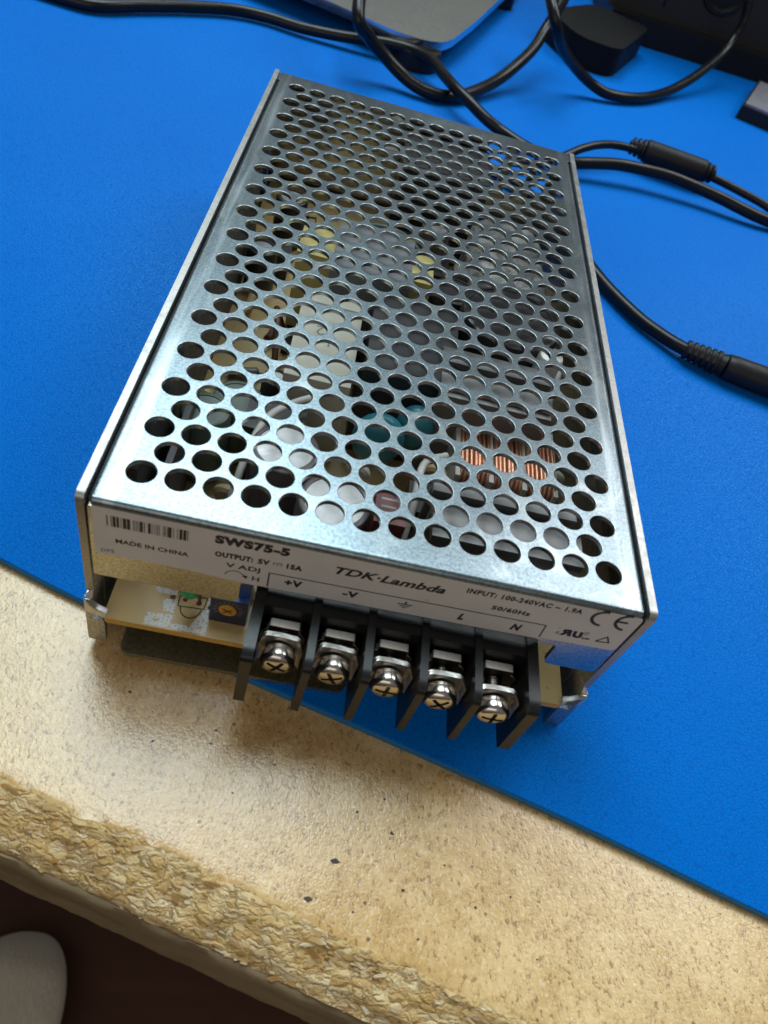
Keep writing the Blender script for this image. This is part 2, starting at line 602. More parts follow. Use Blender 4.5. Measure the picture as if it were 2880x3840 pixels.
def add_lathe(bm, prof, origin, axis=Vector((0, 0, 1)), n=28, mi=0):
    """prof: list of (radius, height along axis)"""
    axis = Vector(axis).normalized()
    q = axis.to_track_quat('Z', 'Y')
    o = Vector(origin)
    rings = []
    for r, h in prof:
        if r < 1e-6:
            rings.append([bm.verts.new(o + q @ Vector((0, 0, h)))])
        else:
            rings.append([bm.verts.new(o + q @ Vector((r * math.cos(2 * math.pi * k / n), r * math.sin(2 * math.pi * k / n), h))) for k in range(n)])
    for A, B in zip(rings[:-1], rings[1:]):
        for k in range(n):
            if len(A) == 1 and len(B) == 1: continue
            if len(A) == 1: f = (A[0], B[k], B[(k + 1) % n])
            elif len(B) == 1: f = (A[k], A[(k + 1) % n], B[0])
            else: f = (A[k], A[(k + 1) % n], B[(k + 1) % n], B[k])
            bm.faces.new(f).material_index = mi


def lathe(name, prof, origin, mat, parent=None, axis=(0, 0, 1), n=28):
    bm = bmesh.new()
    add_lathe(bm, prof, origin, axis, n)
    return link(name, bm, mat, parent, 35)


def mesh_from_object_data(data):
    tmp = bpy.data.objects.new("tmp", data)
    COL.objects.link(tmp)
    bpy.context.view_layer.update()
    dg = bpy.context.evaluated_depsgraph_get()
    me = bpy.data.meshes.new_from_object(tmp.evaluated_get(dg))
    bpy.data.objects.remove(tmp)
    return me


# ------------------------------------------------------------------ floor and workbench
bm = bmesh.new()
add_box(bm, -3000, 3000, -3000, 3000, -740, -722)
tag(link('floor', bm, 'floor'), kind='structure', label='dark brown wooden floor below the bench edge')

EDGE0 = Vector((-52.2, -112.7))
ED = Vector((86.5, -22.7)).normalized()
EO = Vector((ED.y, -ED.x))             # outward, towards the viewer's side


def edge_pt(s, o, z):
    p = EDGE0 + ED * s + EO * o
    return Vector((p.x, p.y, z))


desk = empty('workbench', (0, 100, -722), 'pale sealed chipboard workbench with a broken, flaky front edge', 'workbench')
# board: slab behind, ragged front built as a fine grid
bm = bmesh.new()
prof = [(-900, -2.3), (-300, -2.3), (-60, -2.3), (-6, -2.3), (-3, -2.3), (-1.6, -2.3), (-0.7, -2.36), (0.1, -2.6), (0.9, -3.0), (1.8, -3.5), (2.7, -4.05), (3.6, -4.65),
        (4.5, -5.3), (5.4, -6.0), (6.2, -6.7), (7.0, -7.5), (7.7, -8.4), (7.4, -9.2)]
S0, S1, DS = -170.0, 190.0, 1.0
ns = int((S1 - S0) / DS) + 1
grid = []
for i in range(ns):
    s = S0 + i * DS
    if i == 0: s = -900
    if i == ns - 1: s = 900
    row = []
    for j, (o, z) in enumerate(prof):
        p = edge_pt(s, o, z)
        if 4 <= j:
            w = 0.25 if j < 6 else 1.0
            a = noise.noise(Vector((s * 0.055, 3.1, 0))) * 1.4 + noise.noise(Vector((s * 0.31, 7.7, 0))) * 0.7
            if j < 8:
                p += Vector((EO.x, EO.y, 0)) * a * w
            if j >= 7:
                d = noise.noise(Vector((s * 0.16, o * 0.5, z * 0.4))) * 0.8 + noise.noise(Vector((s * 0.6, o * 1.3, z))) * 0.5
                p += Vector((EO.x * 0.6, EO.y * 0.6, 0.9)) * d
        row.append(bm.verts.new(p))
    grid.append(row)
for i in range(ns - 1):
    for j in range(len(prof) - 1):
        f = bm.faces.new((grid[i][j], grid[i][j + 1], grid[i + 1][j + 1], grid[i + 1][j]))
        f.material_index = 0 if j < 6 else 1
link('board', bm, ['board_top', 'board_edge'], desk, 60)

# lower strip under the flaky edge
bm = bmesh.new()
lp = [(-880, -9.4), (5.0, -9.0), (7.9, -8.7), (8.7, -9.6), (9.0, -13.0), (8.9, -16.6), (9.7, -17.6), (9.6, -19.8), (6.0, -20.4), (-880, -20.6)]
rows = []
for i in range(ns):
    s = S0 + i * DS
    if i == 0: s = -890
    if i == ns - 1: s = 890
    a = noise.noise(Vector((s * 0.03, 1.3, 5))) * 0.7
    row = []
    for j, (o, z) in enumerate(lp):
        w = 1 if 0 < j < 9 else 0
        rough_ = noise.noise(Vector((s * 0.16, j * 3.7, 2))) * 0.35 + noise.noise(Vector((s * 0.7, j * 3.7, 9))) * 0.15
        bot = noise.noise(Vector((s * 0.22, 11.0, 9))) * 0.9 if j in (7, 8) else 0
        row.append(bm.verts.new(edge_pt(s, o + w * (a + rough_), z + w * rough_ * 0.6 + bot)))
    rows.append(row)
for i in range(ns - 1):
    for j in range(len(lp)):
        k = (j + 1) % len(lp)
        bm.faces.new((rows[i][j], rows[i][k], rows[i + 1][k], rows[i + 1][j]))
link('edge_strip', bm, 'lip', desk, 60)

# loose flakes pressed into the broken edge
rnd = random.Random(11)
bm = bmesh.new()
for k in range(3000):
    s = rnd.uniform(-60, 150)
    t = rnd.random()
    o = -0.2 + 7.8 * t
    z = -2.55 - 5.8 * t ** 1.25
    L = rnd.choice([0.6, 0.8, 1.1, 1.5, 2.1, 3.2]) * rnd.uniform(0.6, 1.3)
    W = L * rnd.uniform(0.12, 0.38)
    T = rnd.uniform(0.15, 0.5)
    c = edge_pt(s, o + rnd.uniform(-0.2, 0.1), z + rnd.uniform(-0.5, 0.1))
    rx = Matrix.Rotation(rnd.gauss(-0.257, 0.22), 3, 'Z') @ Matrix.Rotation(rnd.gauss(0, 0.1), 3, 'Y') @ Matrix.Rotation(rnd.gauss(0.66, 0.17), 3, 'X')
    pts = []
    for (u, v) in ((-0.5, -0.15), (-0.3, -0.5), (0.35, -0.42), (0.5, 0.1), (0.2, 0.5), (-0.35, 0.4)):
        pts.append((u * L * rnd.uniform(0.8, 1.2), v * W * rnd.uniform(0.7, 1.2)))
    A = [bm.verts.new(c + rx @ Vector((x, y, -T / 2))) for x, y in pts]
    B = [bm.verts.new(c + rx @ Vector((x * 0.92, y * 0.92, T / 2))) for x, y in pts]
    bm.faces.new(A[::-1]); bm.faces.new(B)
    for i in range(6):
        bm.faces.new((A[i], A[(i + 1) % 6], B[(i + 1) % 6], B[i]))
tag(link('wood_flakes', bm, 'chips', desk), kind='stuff')

# dark flecks in the sealed surface (x, y, size)
M['fleck'] = plain('dark_bark_fleck', (0.035, 0.018, 0.016), 0.6, 0, 0.3, 900, 0.2)
flecks = [(4.9, -116.7, 1.25), (1.2, -123.0, 1.0), (-36.8, -93.2, 0.7), (-19.8, -97.6, 0.5), (-20.2, -100.2, 0.5), (-8.1, -102.0, 0.45), (7.8, -107.9, 0.5),
          (14.6, -110.6, 0.7), (17.1, -119.6, 0.6), (30.1, -120.5, 0.5), (12.6, -104.8, 0.5), (8.9, -124.0, 0.4), (24.4, -114.5, 0.45), (36.5, -118.0, 0.4),
          (-14.5, -108.2, 0.35), (-30.3, -101.6, 0.35), (20.2, -126.6, 0.45), (41.0, -127.0, 0.4)]
for (x, y, r) in flecks:
    bm = bmesh.new()
    n = 9
    pts = [(x + math.cos(2 * math.pi * i / n) * r * rnd.uniform(0.3, 0.8), y + math.sin(2 * math.pi * i / n) * r * rnd.uniform(0.22, 0.6)) for i in range(n)]
    add_prism(bm, pts, 'z', -2.5, -2.24)
    link('dark_fleck', bm, 'fleck', desk)

# ------------------------------------------------------------------ blue desk mat
front = [(-480, 62), (-300, 2), (-140, -46.5), (-100, -61), (-68.2, -71.9), (-50.2, -77.7), (-20, -86.2), (11.1, -94.0), (49.0, -104.0), (85.6, -114.8), (130, -127), (300, -174), (520, -236)]
fp = [tuple(p) for p in catmull([Vector((x, y, 0)) for x, y in front], 6)]
out = [(p[0], p[1]) for p in fp]
bm = bmesh.new()
backs = [(x + 150, y + 720) for x, y in out]
lay = [(0.0, -2.15), (0.0, -0.45), (0.12, -0.14), (0.40, 0.0)]
nrm = Vector((0.27, 0.963))
cols = []
for (x, y), (bx_, by_) in zip(out, backs):
    c = [bm.verts.new((x + nrm.x * o, y + nrm.y * o, z)) for o, z in lay]
    c.append(bm.verts.new((bx_, by_, 0.0)))
    c.append(bm.verts.new((bx_, by_, -2.15)))
    cols.append(c)
for A, B in zip(cols[:-1], cols[1:]):
    for j in range(6):
        k = (j + 1) % 6
        f = bm.faces.new((A[j], B[j], B[k], A[k]))
        f.material_index = 1 if j in (0, 5, 4) else 0
bm.faces.new(cols[0]); bm.faces.new(cols[-1][::-1])
dm = link('desk_mat', bm, ['mat', 'mat_side'], None, 30)
tag(dm, 'bright blue grained desk mat covering the workbench under the power supply', 'desk mat')

# ------------------------------------------------------------------ power supply
psu = empty('power_supply', (0, 0, 0), 'open-frame power supply in a perforated galvanised steel case with printed front label', 'power supply')

# perforated cover sheet
PITCH, ROW, HR = 6.0, 5.11, 2.36
cv = bpy.data.curves.new('cover_outline', 'CURVE')
cv.dimensions = '2D'
cv.fill_mode = 'BOTH'
BV = 0.12


def add_spline(pts):
    sp = cv.splines.new('POLY')
    sp.points.add(len(pts) - 1)
    for q, p in zip(sp.points, pts):
        q.co = (p[0] * MM, p[1] * MM, 0, 1)
    sp.use_cyclic_u = True


add_spline([(-44.1, -83.1), (44.1, -83.1), (44.1, 79.6), (45.1, 80.0), (45.1, 85.3), (-45.1, 84.4), (-45.1, 79.2), (-44.1, 78.8)])
for j in range(31):
    odd = j % 2
    for i in range(13 if odd else 14):
        cx = -39 + PITCH * i + (PITCH / 2 if odd else 0)
        cy = -15 * ROW + ROW * j
        add_spline([(cx + HR * math.cos(2 * math.pi * k / 28), cy + HR * math.sin(2 * math.pi * k / 28)) for k in range(28)])
cv.extrude = 0.36 * MM
cv.bevel_depth = BV * MM
cv.bevel_resolution = 3
cv.offset = -BV * MM
me = mesh_from_object_data(cv)
bm = bmesh.new()
bm.from_mesh(me)
bmesh.ops.remove_doubles(bm, verts=bm.verts[:], dist=1e-7)
bm.transform(Matrix.Scale(1 / MM, 4))
bm.transform(Matrix.Translation((0, 0, 40.5 - 0.48)))
bm.normal_update()
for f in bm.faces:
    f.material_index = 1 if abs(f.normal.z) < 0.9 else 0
# rolled side and front bends
T = 0.9


def add_strip(bm, prof, make):
    """prof: closed 2D outline list, make(p, t) -> coordinate at end t (0/1)"""
    A = [bm.verts.new(make(p, 0)) for p in prof]
    B = [bm.verts.new(make(p, 1)) for p in prof]
    n = len(prof)
    for i in range(n):
        bm.faces.new((A[i], A[(i + 1) % n], B[(i + 1) % n], B[i]))
    bm.faces.new(A[::-1]); bm.faces.new(B)


def bend_profile(r_out, drop, flat=0.0):
    pr = [(-flat, 0)]
    for k in range(11):
        a = math.pi / 2 * k / 10
        pr.append((r_out * math.sin(a), -r_out + r_out * math.cos(a)))
    pr.append((r_out, -drop))
    ri = 0.25
    pr.append((r_out - T + 0.1, -drop))
    for k in range(5):
        a = math.pi / 2 * (1 - k / 4)
        pr.append((r_out - T + 0.1 - ri + ri * math.sin(a), -T - ri + 0.1 + ri * math.cos(a)))
    pr.append((-flat, -T + 0.1))
    return pr


for sg in (-1, 1):
    y0, y1 = -82.9, (78.6 if sg < 0 else 79.4)
    add_strip(bm, bend_profile(1.0, 9.0), lambda p, t, sg=sg: (sg * (44.05 + p[0]), y0 + (y1 - y0) * t, 40.49 + p[1]))
add_strip(bm, bend_profile(0.95, 1.9), lambda p, t: (-44.3 + 88.6 * t, -83.05 - p[0], 40.49 + p[1]))
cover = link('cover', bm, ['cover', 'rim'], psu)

# front flange of the cover
fl = [(-45.0, 38.9), (-45.0, 20.5), (-20.7, 20.4), (-20.7, 26.5), (-17.5, 26.6), (31.2, 27.6), (31.4, 26.9), (35.0, 26.6), (35.0, 20.5), (44.9, 20.6), (44.9, 38.9)]
fl = round_poly(fl, [0.3, 0.5, 1.4, 0.6, 0, 0, 0, 0.4, 1.3, 1.2, 0.3])
bm = bmesh.new()
add_prism(bm, fl, 'y', -84.0, -83.15)
link('front_flange', bm, 'flange', psu, 30, 0.08, 1)

# label on the flange
lab = [(-44.4, 39.15), (-44.4, 27.0), (-34.4, 27.35), (-20.7, 26.9), (-20.5, 26.75), (31.1, 27.95), (31.5, 28.45), (44.3, 28.9), (44.7, 29.5), (44.7, 39.5)]
lab = round_poly(lab, [0.4, 0.8, 0, 0.3, 0, 0, 0, 0.6, 0.5, 0.4])
bm = bmesh.new()
add_prism(bm, lab, 'y', -84.10, -84.006)
label = link('label', bm, 'label', psu)
YP = -84.104          # print plane


def text(name, body, x0, zb0, x1, zb1, cap, bold=0.0, shear=0.0, mirror=False, mat='ink', parent=None, to_top=False):
    c = bpy.data.curves.new('text', 'FONT')
    c.body = body
    c.size = 1.0
    c.offset = bold
    c.shear = shear
    c.space_character = 1.16 if bold > 0.045 else 1.04
    c.resolution_u = 4
    c.extrude = 0.0
    me = mesh_from_object_data(c)
    xs = [v.co.x for v in me.vertices]; ys = [v.co.y for v in me.vertices]
    xa, xb, ya, yb = min(xs), max(xs), min(ys), max(ys)
    bm = bmesh.new()
    bm.from_mesh(me)
    for v in bm.verts:
        u = (v.co.x - xa) / (xb - xa)
        if mirror: u = 1 - u
        w = (v.co.y - ya) / (yb - ya)
        v.co = Vector((x0 + (x1 - x0) * u, YP, zb0 + (zb1 - zb0) * u + cap * w))
    g = bmesh.ops.extrude_face_region(bm, geom=bm.faces[:])
    for v in g['geom']:
        if isinstance(v, bmesh.types.BMVert): v.co.y -= 0.012
    return link(name, bm, mat, parent or label)


def stroke(bm, pts, w, plane='y', at=None, thick=0.012, closed=False):
    """flat ribbon along 2D pts, on the print plane"""
    P = [Vector(p) for p in pts]
    n = len(P)
    L, R_ = [], []
    for i in range(n):
        if closed:
            d = P[(i + 1) % n] - P[i - 1]
        else:
            d = P[min(i + 1, n - 1)] - P[max(i - 1, 0)]
        d.normalize()
        nn = Vector((-d.y, d.x)) * w / 2
        L.append(P[i] + nn); R_.append(P[i] - nn)
    a = YP if at is None else at

    def V(p, t):
        if plane == 'y': return bm.verts.new((p.x, a - t, p.y))
        return bm.verts.new((p.x, p.y, a + t))
    A = [V(p, 0) for p in L]; B = [V(p, 0) for p in R_]
    A2 = [V(p, thick) for p in L]; B2 = [V(p, thick) for p in R_]
    for i in range(n if closed else n - 1):
        k = (i + 1) % n
        bm.faces.new((A2[i], B2[i], B2[k], A2[k]))
        bm.faces.new((A[i], A2[i], A2[k], A[k]))
        bm.faces.new((B2[i], B[i], B[k], B2[k]))


def arc(cx, cz, rx, rz, a0, a1, n=20):
    return [(cx + rx * math.cos(math.radians(a0 + (a1 - a0) * i / n)), cz + rz * math.sin(math.radians(a0 + (a1 - a0) * i / n))) for i in range(n + 1)]


# barcode
bars = [(40, 12), (80, 9), (97, 28), (132, 24), (170, 7), (190, 32), (228, 30), (284, 6), (296, 5), (312, 6), (324, 5), (340, 8), (350, 24), (385, 8), (421, 26), (457, 6),
        (478, 6), (498, 6), (510, 5), (524, 6), (560, 6), (573, 10), (595, 6), (605, 34), (655, 6), (690, 6), (712, 28), (748, 28), (785, 8)]
bm = bmesh.new()
for px, w in bars:
    x = -42.2 + (px - 40) * (12.45 / 752)
    w *= 12.45 / 752
    add_box(bm, x, x + w, YP - 0.012, YP, 34.9 + (px - 40) * 0.0004, 37.55 + (px - 40) * 0.0004)
link('barcode', bm, 'ink', label)
text('lettering', 'MADE IN CHINA', -41.0, 30.8, -29.5, 31.0, 1.12, 0.035)
text('lettering', 'DPS', -43.4, 27.7, -41.3, 27.95, 0.8, 0.0)
text('lettering', 'SWS75-5', -25.6, 36.15, -13.9, 36.5, 2.25, 0.072)
text('lettering', 'OUTPUT:', -25.4, 32.75, -19.3, 33.05, 1.4, 0.066)
text('lettering', '5V', -18.55, 33.05, -16.65, 33.15, 1.4, 0.066)
bm = bmesh.new()
stroke(bm, [(-16.2, 34.15), (-14.6, 34.25)], 0.2)
for k in range(3):
    stroke(bm, [(-16.2 + k * 0.62, 33.65 + k * .03), (-15.85 + k * 0.62, 33.67 + k * .03)], 0.2)
link('direct_current_symbol', bm, 'ink', label)
text('lettering', '15A', -13.95, 33.3, -11.4, 33.35, 1.4, 0.066)
text('lettering', 'V ADJ', -23.5, 30.05, -17.9, 30.3, 1.6, 0.03)
bm = bmesh.new()
stroke(bm, [(-23.45, 28.3), (-23.2, 28.95), (-22.7, 29.5), (-22.0, 29.75), (-21.2, 29.65), (-20.6, 29.25), (-20.25, 28.85)], 0.2)
A = [bm.verts.new((x, YP - 0.01, z)) for x, z in ((-19.9, 28.1), (-19.75, 29.1), (-20.75, 28.75))]
bm.faces.new(A)
link('turn_arrow', bm, 'ink', label)
text('lettering', 'H', -19.0, 27.95, -17.8, 27.95, 1.35, 0.02)
bm = bmesh.new()
stroke(bm, [(-16.3, 27.2), (-16.4, 31.15)], 0.26)
stroke(bm, [(-16.5, 31.15), (30.75, 32.35)], 0.24)
stroke(bm, [(30.72, 32.4), (31.0, 28.55)], 0.26)
link('terminal_outline', bm, 'ink', label)
text('lettering', '+V', -13.7, 28.55, -10.75, 28.65, 1.85, 0.06)
text('lettering', '-V', -3.95, 28.85, -1.35, 28.95, 1.75, 0.06)
bm = bmesh.new()
stroke(bm, [(6.75, 31.0), (6.6, 30.0)], 0.3)
stroke(bm, [(5.35, 30.05), (7.95, 30.15)], 0.26)
stroke(bm, [(5.8, 29.55), (7.5, 29.62)], 0.26)
stroke(bm, [(6.25, 29.1), (7.05, 29.14)], 0.2)
link('earth_symbol', bm, 'ink', label)
text('lettering', 'L', 16.0, 28.85, 17.05, 28.9, 1.95, 0.07, 0.25)
text('lettering', 'N', 25.35, 29.05, 27.15, 29.1, 1.95, 0.06, 0.2)
text('lettering', 'TDK·Lambda', -6.3, 34.65, 11.9, 35.15, 2.05, 0.034, 0.3)
text('lettering', 'INPUT: 100-240VAC ~ 1.9A', 15.1, 36.85, 34.7, 37.45, 1.4, 0.048)
text('lettering', '50/60Hz', 20.4, 33.75, 27.1, 33.95, 1.25, 0.048)
bm = bmesh.new()
stroke(bm, arc(38.85, 37.45, 2.1, 2.0, 88, 272), 0.6)
stroke(bm, arc(43.0, 37.6, 2.1, 2.1, 90, 270), 0.6)
stroke(bm, [(40.95, 37.55), (42.9, 37.65)], 0.55)
link('conformity_mark', bm, 'ink', label)
text('lettering', 'R', 33.75, 30.5, 35.9, 30.55, 2.0, 0.07, 0.2, True)
text('lettering', 'U', 35.75, 30.45, 37.65, 30.5, 2.0, 0.09, -0.15)
text('lettering', 'c', 33.05, 30.6, 33.65, 30.6, 0.75, 0.02)
text('lettering', 'us', 37.8, 30.55, 39.25, 30.6, 0.6, 0.03, 0.2)
bm = bmesh.new()
stroke(bm, arc(38.05, 32.35, 0.42, 0.42, 0, 345), 0.1, closed=True)
stroke(bm, [(37.95, 32.15), (37.95, 32.55), (38.15, 32.5), (38.0, 32.35), (38.18, 32.15)], 0.08)
link('registered_mark', bm, 'ink', label)
bm = bmesh.new()
stroke(bm, [(40.45, 30.75), (41.75, 32.65), (42.65, 31.0)], 0.38, closed=True)
stroke(bm, [(40.4, 30.75), (41.75, 32.7)], 0.28)
stroke(bm, [(41.7, 32.7), (42.7, 30.95)], 0.28)
stroke(bm, [(42.75, 31.0), (40.35, 30.72)], 0.28)
link('triangle_mark', bm, 'ink', label)

# chassis: base and side panels
bm = bmesh.new()
pts = [(-46.5, 85), (-46.5, -79), (-40.6, -79), (-40.6, -87.4), (2.4, -87.4), (2.4, -79.5), (46.5, -79.5), (46.5, 60), (22, 60), (22, 85)]
add_prism(bm, round_poly(pts, [0.3, 0.5, 0.3, 1.8, 2.4, 0.8, 0.5, 0.3, 0.3, 0.3]), 'z', 0.05, 1.25)
link('base_plate', bm, ['base'], psu, 30, 0.12, 1)
for sg in (-1, 1):
    yo = 84.6 if sg < 0 else 85.4
    pts = [(-84.0, 14.6), (-84.2, 41.0), (yo, 41.0), (yo, 1.3), (-79.0, 1.3), (-79.0, 14.3)]
    pts = round_poly(pts, [0.3, 1.5, 0.4, 0.3, 0.2, 0.4])
    bm = bmesh.new()
    x0, x1 = (-46.65, -45.35) if sg < 0 else (45.25, 46.6)
    add_prism(bm, pts, 'x', x0, x1, 0, 1)
    link('side_panel', bm, ['panel', 'cut_edge'], psu, 30, 0.16, 2)
# rear wall, open at the right where the mat shows through
bm = bmesh.new()
add_box(bm, -45.2, 20.5, 82.9, 83.9, 1.3, 39.4)
add_box(bm, 26.5, 29.3, 82.9, 83.9, 1.3, 39.4)
add_box(bm, 35.0, 37.4, 82.9, 83.9, 1.3, 39.4)
add_box(bm, 41.5, 45.2, 82.9, 83.9, 1.3, 39.4)
add_box(bm, 20.5, 45.2, 82.95, 83.85, 1.3, 24.0)
link('rear_wall', bm, 'flange', psu)
# bent retaining tabs at both front corners
for sg in (-1, 1):
    ref = []
    bm = bmesh.new()
    xo, xi = (46.7, 43.5)
    pts = round_poly([(xo, 13.9), (xo, 0.6), (46.0, 0.1), (xi, 0.1), (xi, 7.6), (46.0, 7.6), (46.0, 10.0), (45.7, 13.9)], [0, 0.5, 0.4, 0.4, 0.4, 0.2, 0.2, 0])
    add_prism(bm, [(sg * a, b) for a, b in pts], 'y', -85.3, -84.2)
    # return leg along the side
    q = [(sg * 46.7, -85.2), (sg * 46.7, -79.0), (sg * 45.5, -79.0), (sg * 45.5, -85.2)]
    add_prism(bm, q, 'z', 0.1, 13.8)
    link('retaining_tab', bm, ['panel'], psu, 35, 0.2, 2)
    # upper finger folded over the board
    bm = bmesh.new()
    path = [(46.7, 14.3), (46.3, 13.6), (45.4, 12.7), (44.2, 11.8), (42.7, 11.2)]
    low = [(46.7, 10.3), (46.2, 10.2), (45.4, 10.1), (44.2, 10.0), (42.9, 9.8)]
    for (a, b) in zip(range(4), range(1, 5)):
        A = [path[a], path[b], low[b], low[a]]
        y = [-85.55 - 0.12 * a, -85.55 - 0.12 * b]
        v = []
        for t in (0, 1):
            dy = 1.3 * t
            v.append([bm.verts.new((sg * A[0][0], y[0] + dy, A[0][1])), bm.verts.new((sg * A[1][0], y[1] + dy, A[1][1])),
                      bm.verts.new((sg * A[2][0], y[1] + dy, A[2][1])), bm.verts.new((sg * A[3][0], y[0] + dy, A[3][1]))])
        for i in range(4):
            bm.faces.new((v[0][i], v[0][(i + 1) % 4], v[1][(i + 1) % 4], v[1][i]))
        bm.faces.new(v[0][::-1]); bm.faces.new(v[1])
    bmesh.ops.remove_doubles(bm, verts=bm.verts[:], dist=0.01)
    bm2 = [(sg * 46.6, -84.3, 14.2), (sg * 45.6, -84.3, 13.2), (sg * 45.3, -83.6, 15.9)]
    v = [bm.verts.new(p) for p in bm2] + [bm.verts.new((p[0], p[1] - 0.7, p[2] - 0.1)) for p in bm2]
    for f in ((0, 1, 2), (5, 4, 3), (0, 3, 4, 1), (1, 4, 5, 2), (2, 5, 3, 0)):
        bm.faces.new([v[i] for i in f])
    link('folded_finger', bm, 'bright_tab', psu, 40, 0.15, 2)

# circuit board
bm = bmesh.new()
pts = round_poly([(-43.6, -85.7), (43.6, -85.7), (43.6, 62), (20, 62), (20, 81), (-43.6, 81)], [1.0, 1.0, 0.4, 0.4, 0.4, 0.4])
add_prism(bm, pts, 'z', 7.9, 9.5, 0, 1)
M['pcb_edge'] = plain('sawn_board_edge', (0.50, 0.29, 0.06), 0.6, 0, 0.25, 900, 0.3)
pcb = link('circuit_board', bm, ['pcb', 'pcb_edge'], psu, 30, 0.12, 1)

# silkscreen: broken white mesh printed at the front left of the board
rs = random.Random(5)
bm = bmesh.new()


def in_poly(x, y, poly):
    c = False
    for i in range(len(poly)):
        (x1, y1), (x2, y2) = poly[i - 1], poly[i]
        if (y1 > y) != (y2 > y) and x < (x2 - x1) * (y - y1) / (y2 - y1 + 1e-12) + x1:
            c = not c
    return c


patches = [[(-36.8, -77.0), (-32.5, -76.6), (-32.3, -78.4), (-36.0, -78.4)], [(-34.6, -79.6), (-32.1, -79.0), (-31.9, -82.3), (-33.9, -82.0)],
           [(-36.5, -83.0), (-31.7, -82.6), (-32.4, -85.4), (-36.7, -85.4)], [(-32.0, -84.3), (-28.6, -84.2), (-26.2, -79.2), (-25.6, -79.2), (-25.5, -85.4), (-32.0, -85.4)],
           [(-26.6, -77.5), (-25.8, -77.5), (-25.7, -80), (-26.4, -80)]]
for poly in patches:
    x0 = min(p[0] for p in poly); x1 = max(p[0] for p in poly); y0 = min(p[1] for p in poly); y1 = max(p[1] for p in poly)
    st = 0.15
    for i in range(int((x1 - x0) / st) + 1):
        for j in range(int((y1 - y0) / st) + 1):
            x, y = x0 + i * st, y0 + j * st
            if not in_poly(x, y, poly): continue
            hole = (i % 5 in (1, 2)) and ((j + 2 * ((i // 5) % 2)) % 5 in (1, 2))
            wear = noise.noise(Vector((x * 1.3, y * 1.3, 4.2)))
            if hole and wear < 0.15: continue
            if wear < -0.42 or rs.random() < 0.03: continue
            f = [bm.verts.new((x + dx * st, y + dy * st, 9.515)) for dx, dy in ((0, 0), (1, 0), (1, 1), (0, 1))]
            bm.faces.new(f)
tag(link('silkscreen_print', bm, 'silk', pcb), kind='stuff')
bm = bmesh.new()
stroke(bm, [(-31.8, -78.3), (-26.7, -77.7)], 0.22, 'z', 9.505)
stroke(bm, [(-26.7, -77.7), (-26.9, -80.2)], 0.22, 'z', 9.506)
stroke(bm, [(-26.8, -80.15), (-31.6, -80.45)], 0.22, 'z', 9.507)
stroke(bm, [(-31.55, -80.5), (-31.75, -78.25)], 0.22, 'z', 9.508)
stroke(bm, [(-31.1 + 1.9 * (1 - math.cos(math.pi * k / 14)), -80.4 - 2.15 * math.sin(math.pi * k / 14)) for k in range(15)], 0.24, 'z', 9.509)
link('outline_print', bm, 'silk_black', pcb)
# plated holes
for (x, y, r) in ((-32.9, -78.9, 0.55), (-30.6, -78.9, 0.45), (-28.0, -79.1, 0.55)):
    lathe('solder_hole', [(0, 9.56), (r * 0.8, 9.56), (r, 9.505)], (x, y, 0), 'wire_red', pcb, n=12)
# green indicator lamp
bm = bmesh.new()
add_lathe(bm, [(0, 0), (2.5, 0), (2.5, 0.9), (2.05, 1.0), (2.05, 3.2), (1.7, 4.2), (1.0, 4.85), (0, 5.1)], (-29.4, -78.4, 18.0), (0.04, -1, 0.0), 24)
link('indicator_lamp', bm, 'led', pcb, 35)
bm = bmesh.new()
add_tube(bm, [Vector((-30.6, -78.0, 18.5)), Vector((-30.6, -78.2, 14)), Vector((-30.6, -78.9, 9.4))], 0.28, 8)
add_tube(bm, [Vector((-28.1, -78.0, 18.5)), Vector((-28.05, -78.3, 14)), Vector((-28.0, -79.1, 9.4))], 0.28, 8)
link('lamp_leads', bm, 'wire_red', pcb, 40)
# trimmer
bm = bmesh.new()
add_box(bm, -25.6, -18.75, -81.95, -77.5, 9.55, 17.2)
link('trimmer', bm, 'pot_blue', pcb, 40, 0.25, 2)
bm = bmesh.new()
add_box(bm, -25.45, -18.95, -82.1, -81.96, 9.6, 17.0)
link('trimmer_face', bm, 'pot_face', pcb)
bm = bmesh.new()
add_box(bm, -20.95, -18.7, -80.6, -78.2, 17.2, 24.6)
link('trimmer_post', bm, 'pot_blue', pcb, 40, 0.35, 3)
bm = bmesh.new()
add_lathe(bm, [(0, 0.32), (1.5, 0.32), (1.65, 0.2), (1.7, 0)], (-22.3, -82.1, 14.15), (0, -1, 0), 28)
link('trimmer_dial', bm, 'pot_dial', pcb, 30)
bm = bmesh.new()
for a in (38, -32):
    c, s_ = math.cos(math.radians(a)) * 1.05, math.sin(math.radians(a)) * 1.05
    stroke(bm, [(-22.3 - c, 14.15 - s_), (-22.3 + c, 14.15 + s_)], 0.34, 'y', -82.422, 0.02)
link('trimmer_slot', bm, 'wire_red', pcb)
bm = bmesh.new()
for k in range(13):
    a = math.radians(-30 + 240 * k / 12)
    stroke(bm, [(-22.3 + 2.0 * math.cos(a), 14.15 + 2.0 * math.sin(a)), (-22.3 + 2.75 * math.cos(a), 14.15 + 2.6 * math.sin(a))], 0.3, 'y', -82.102, 0.015)
link('trimmer_scale', bm, 'pot_tick', pcb)

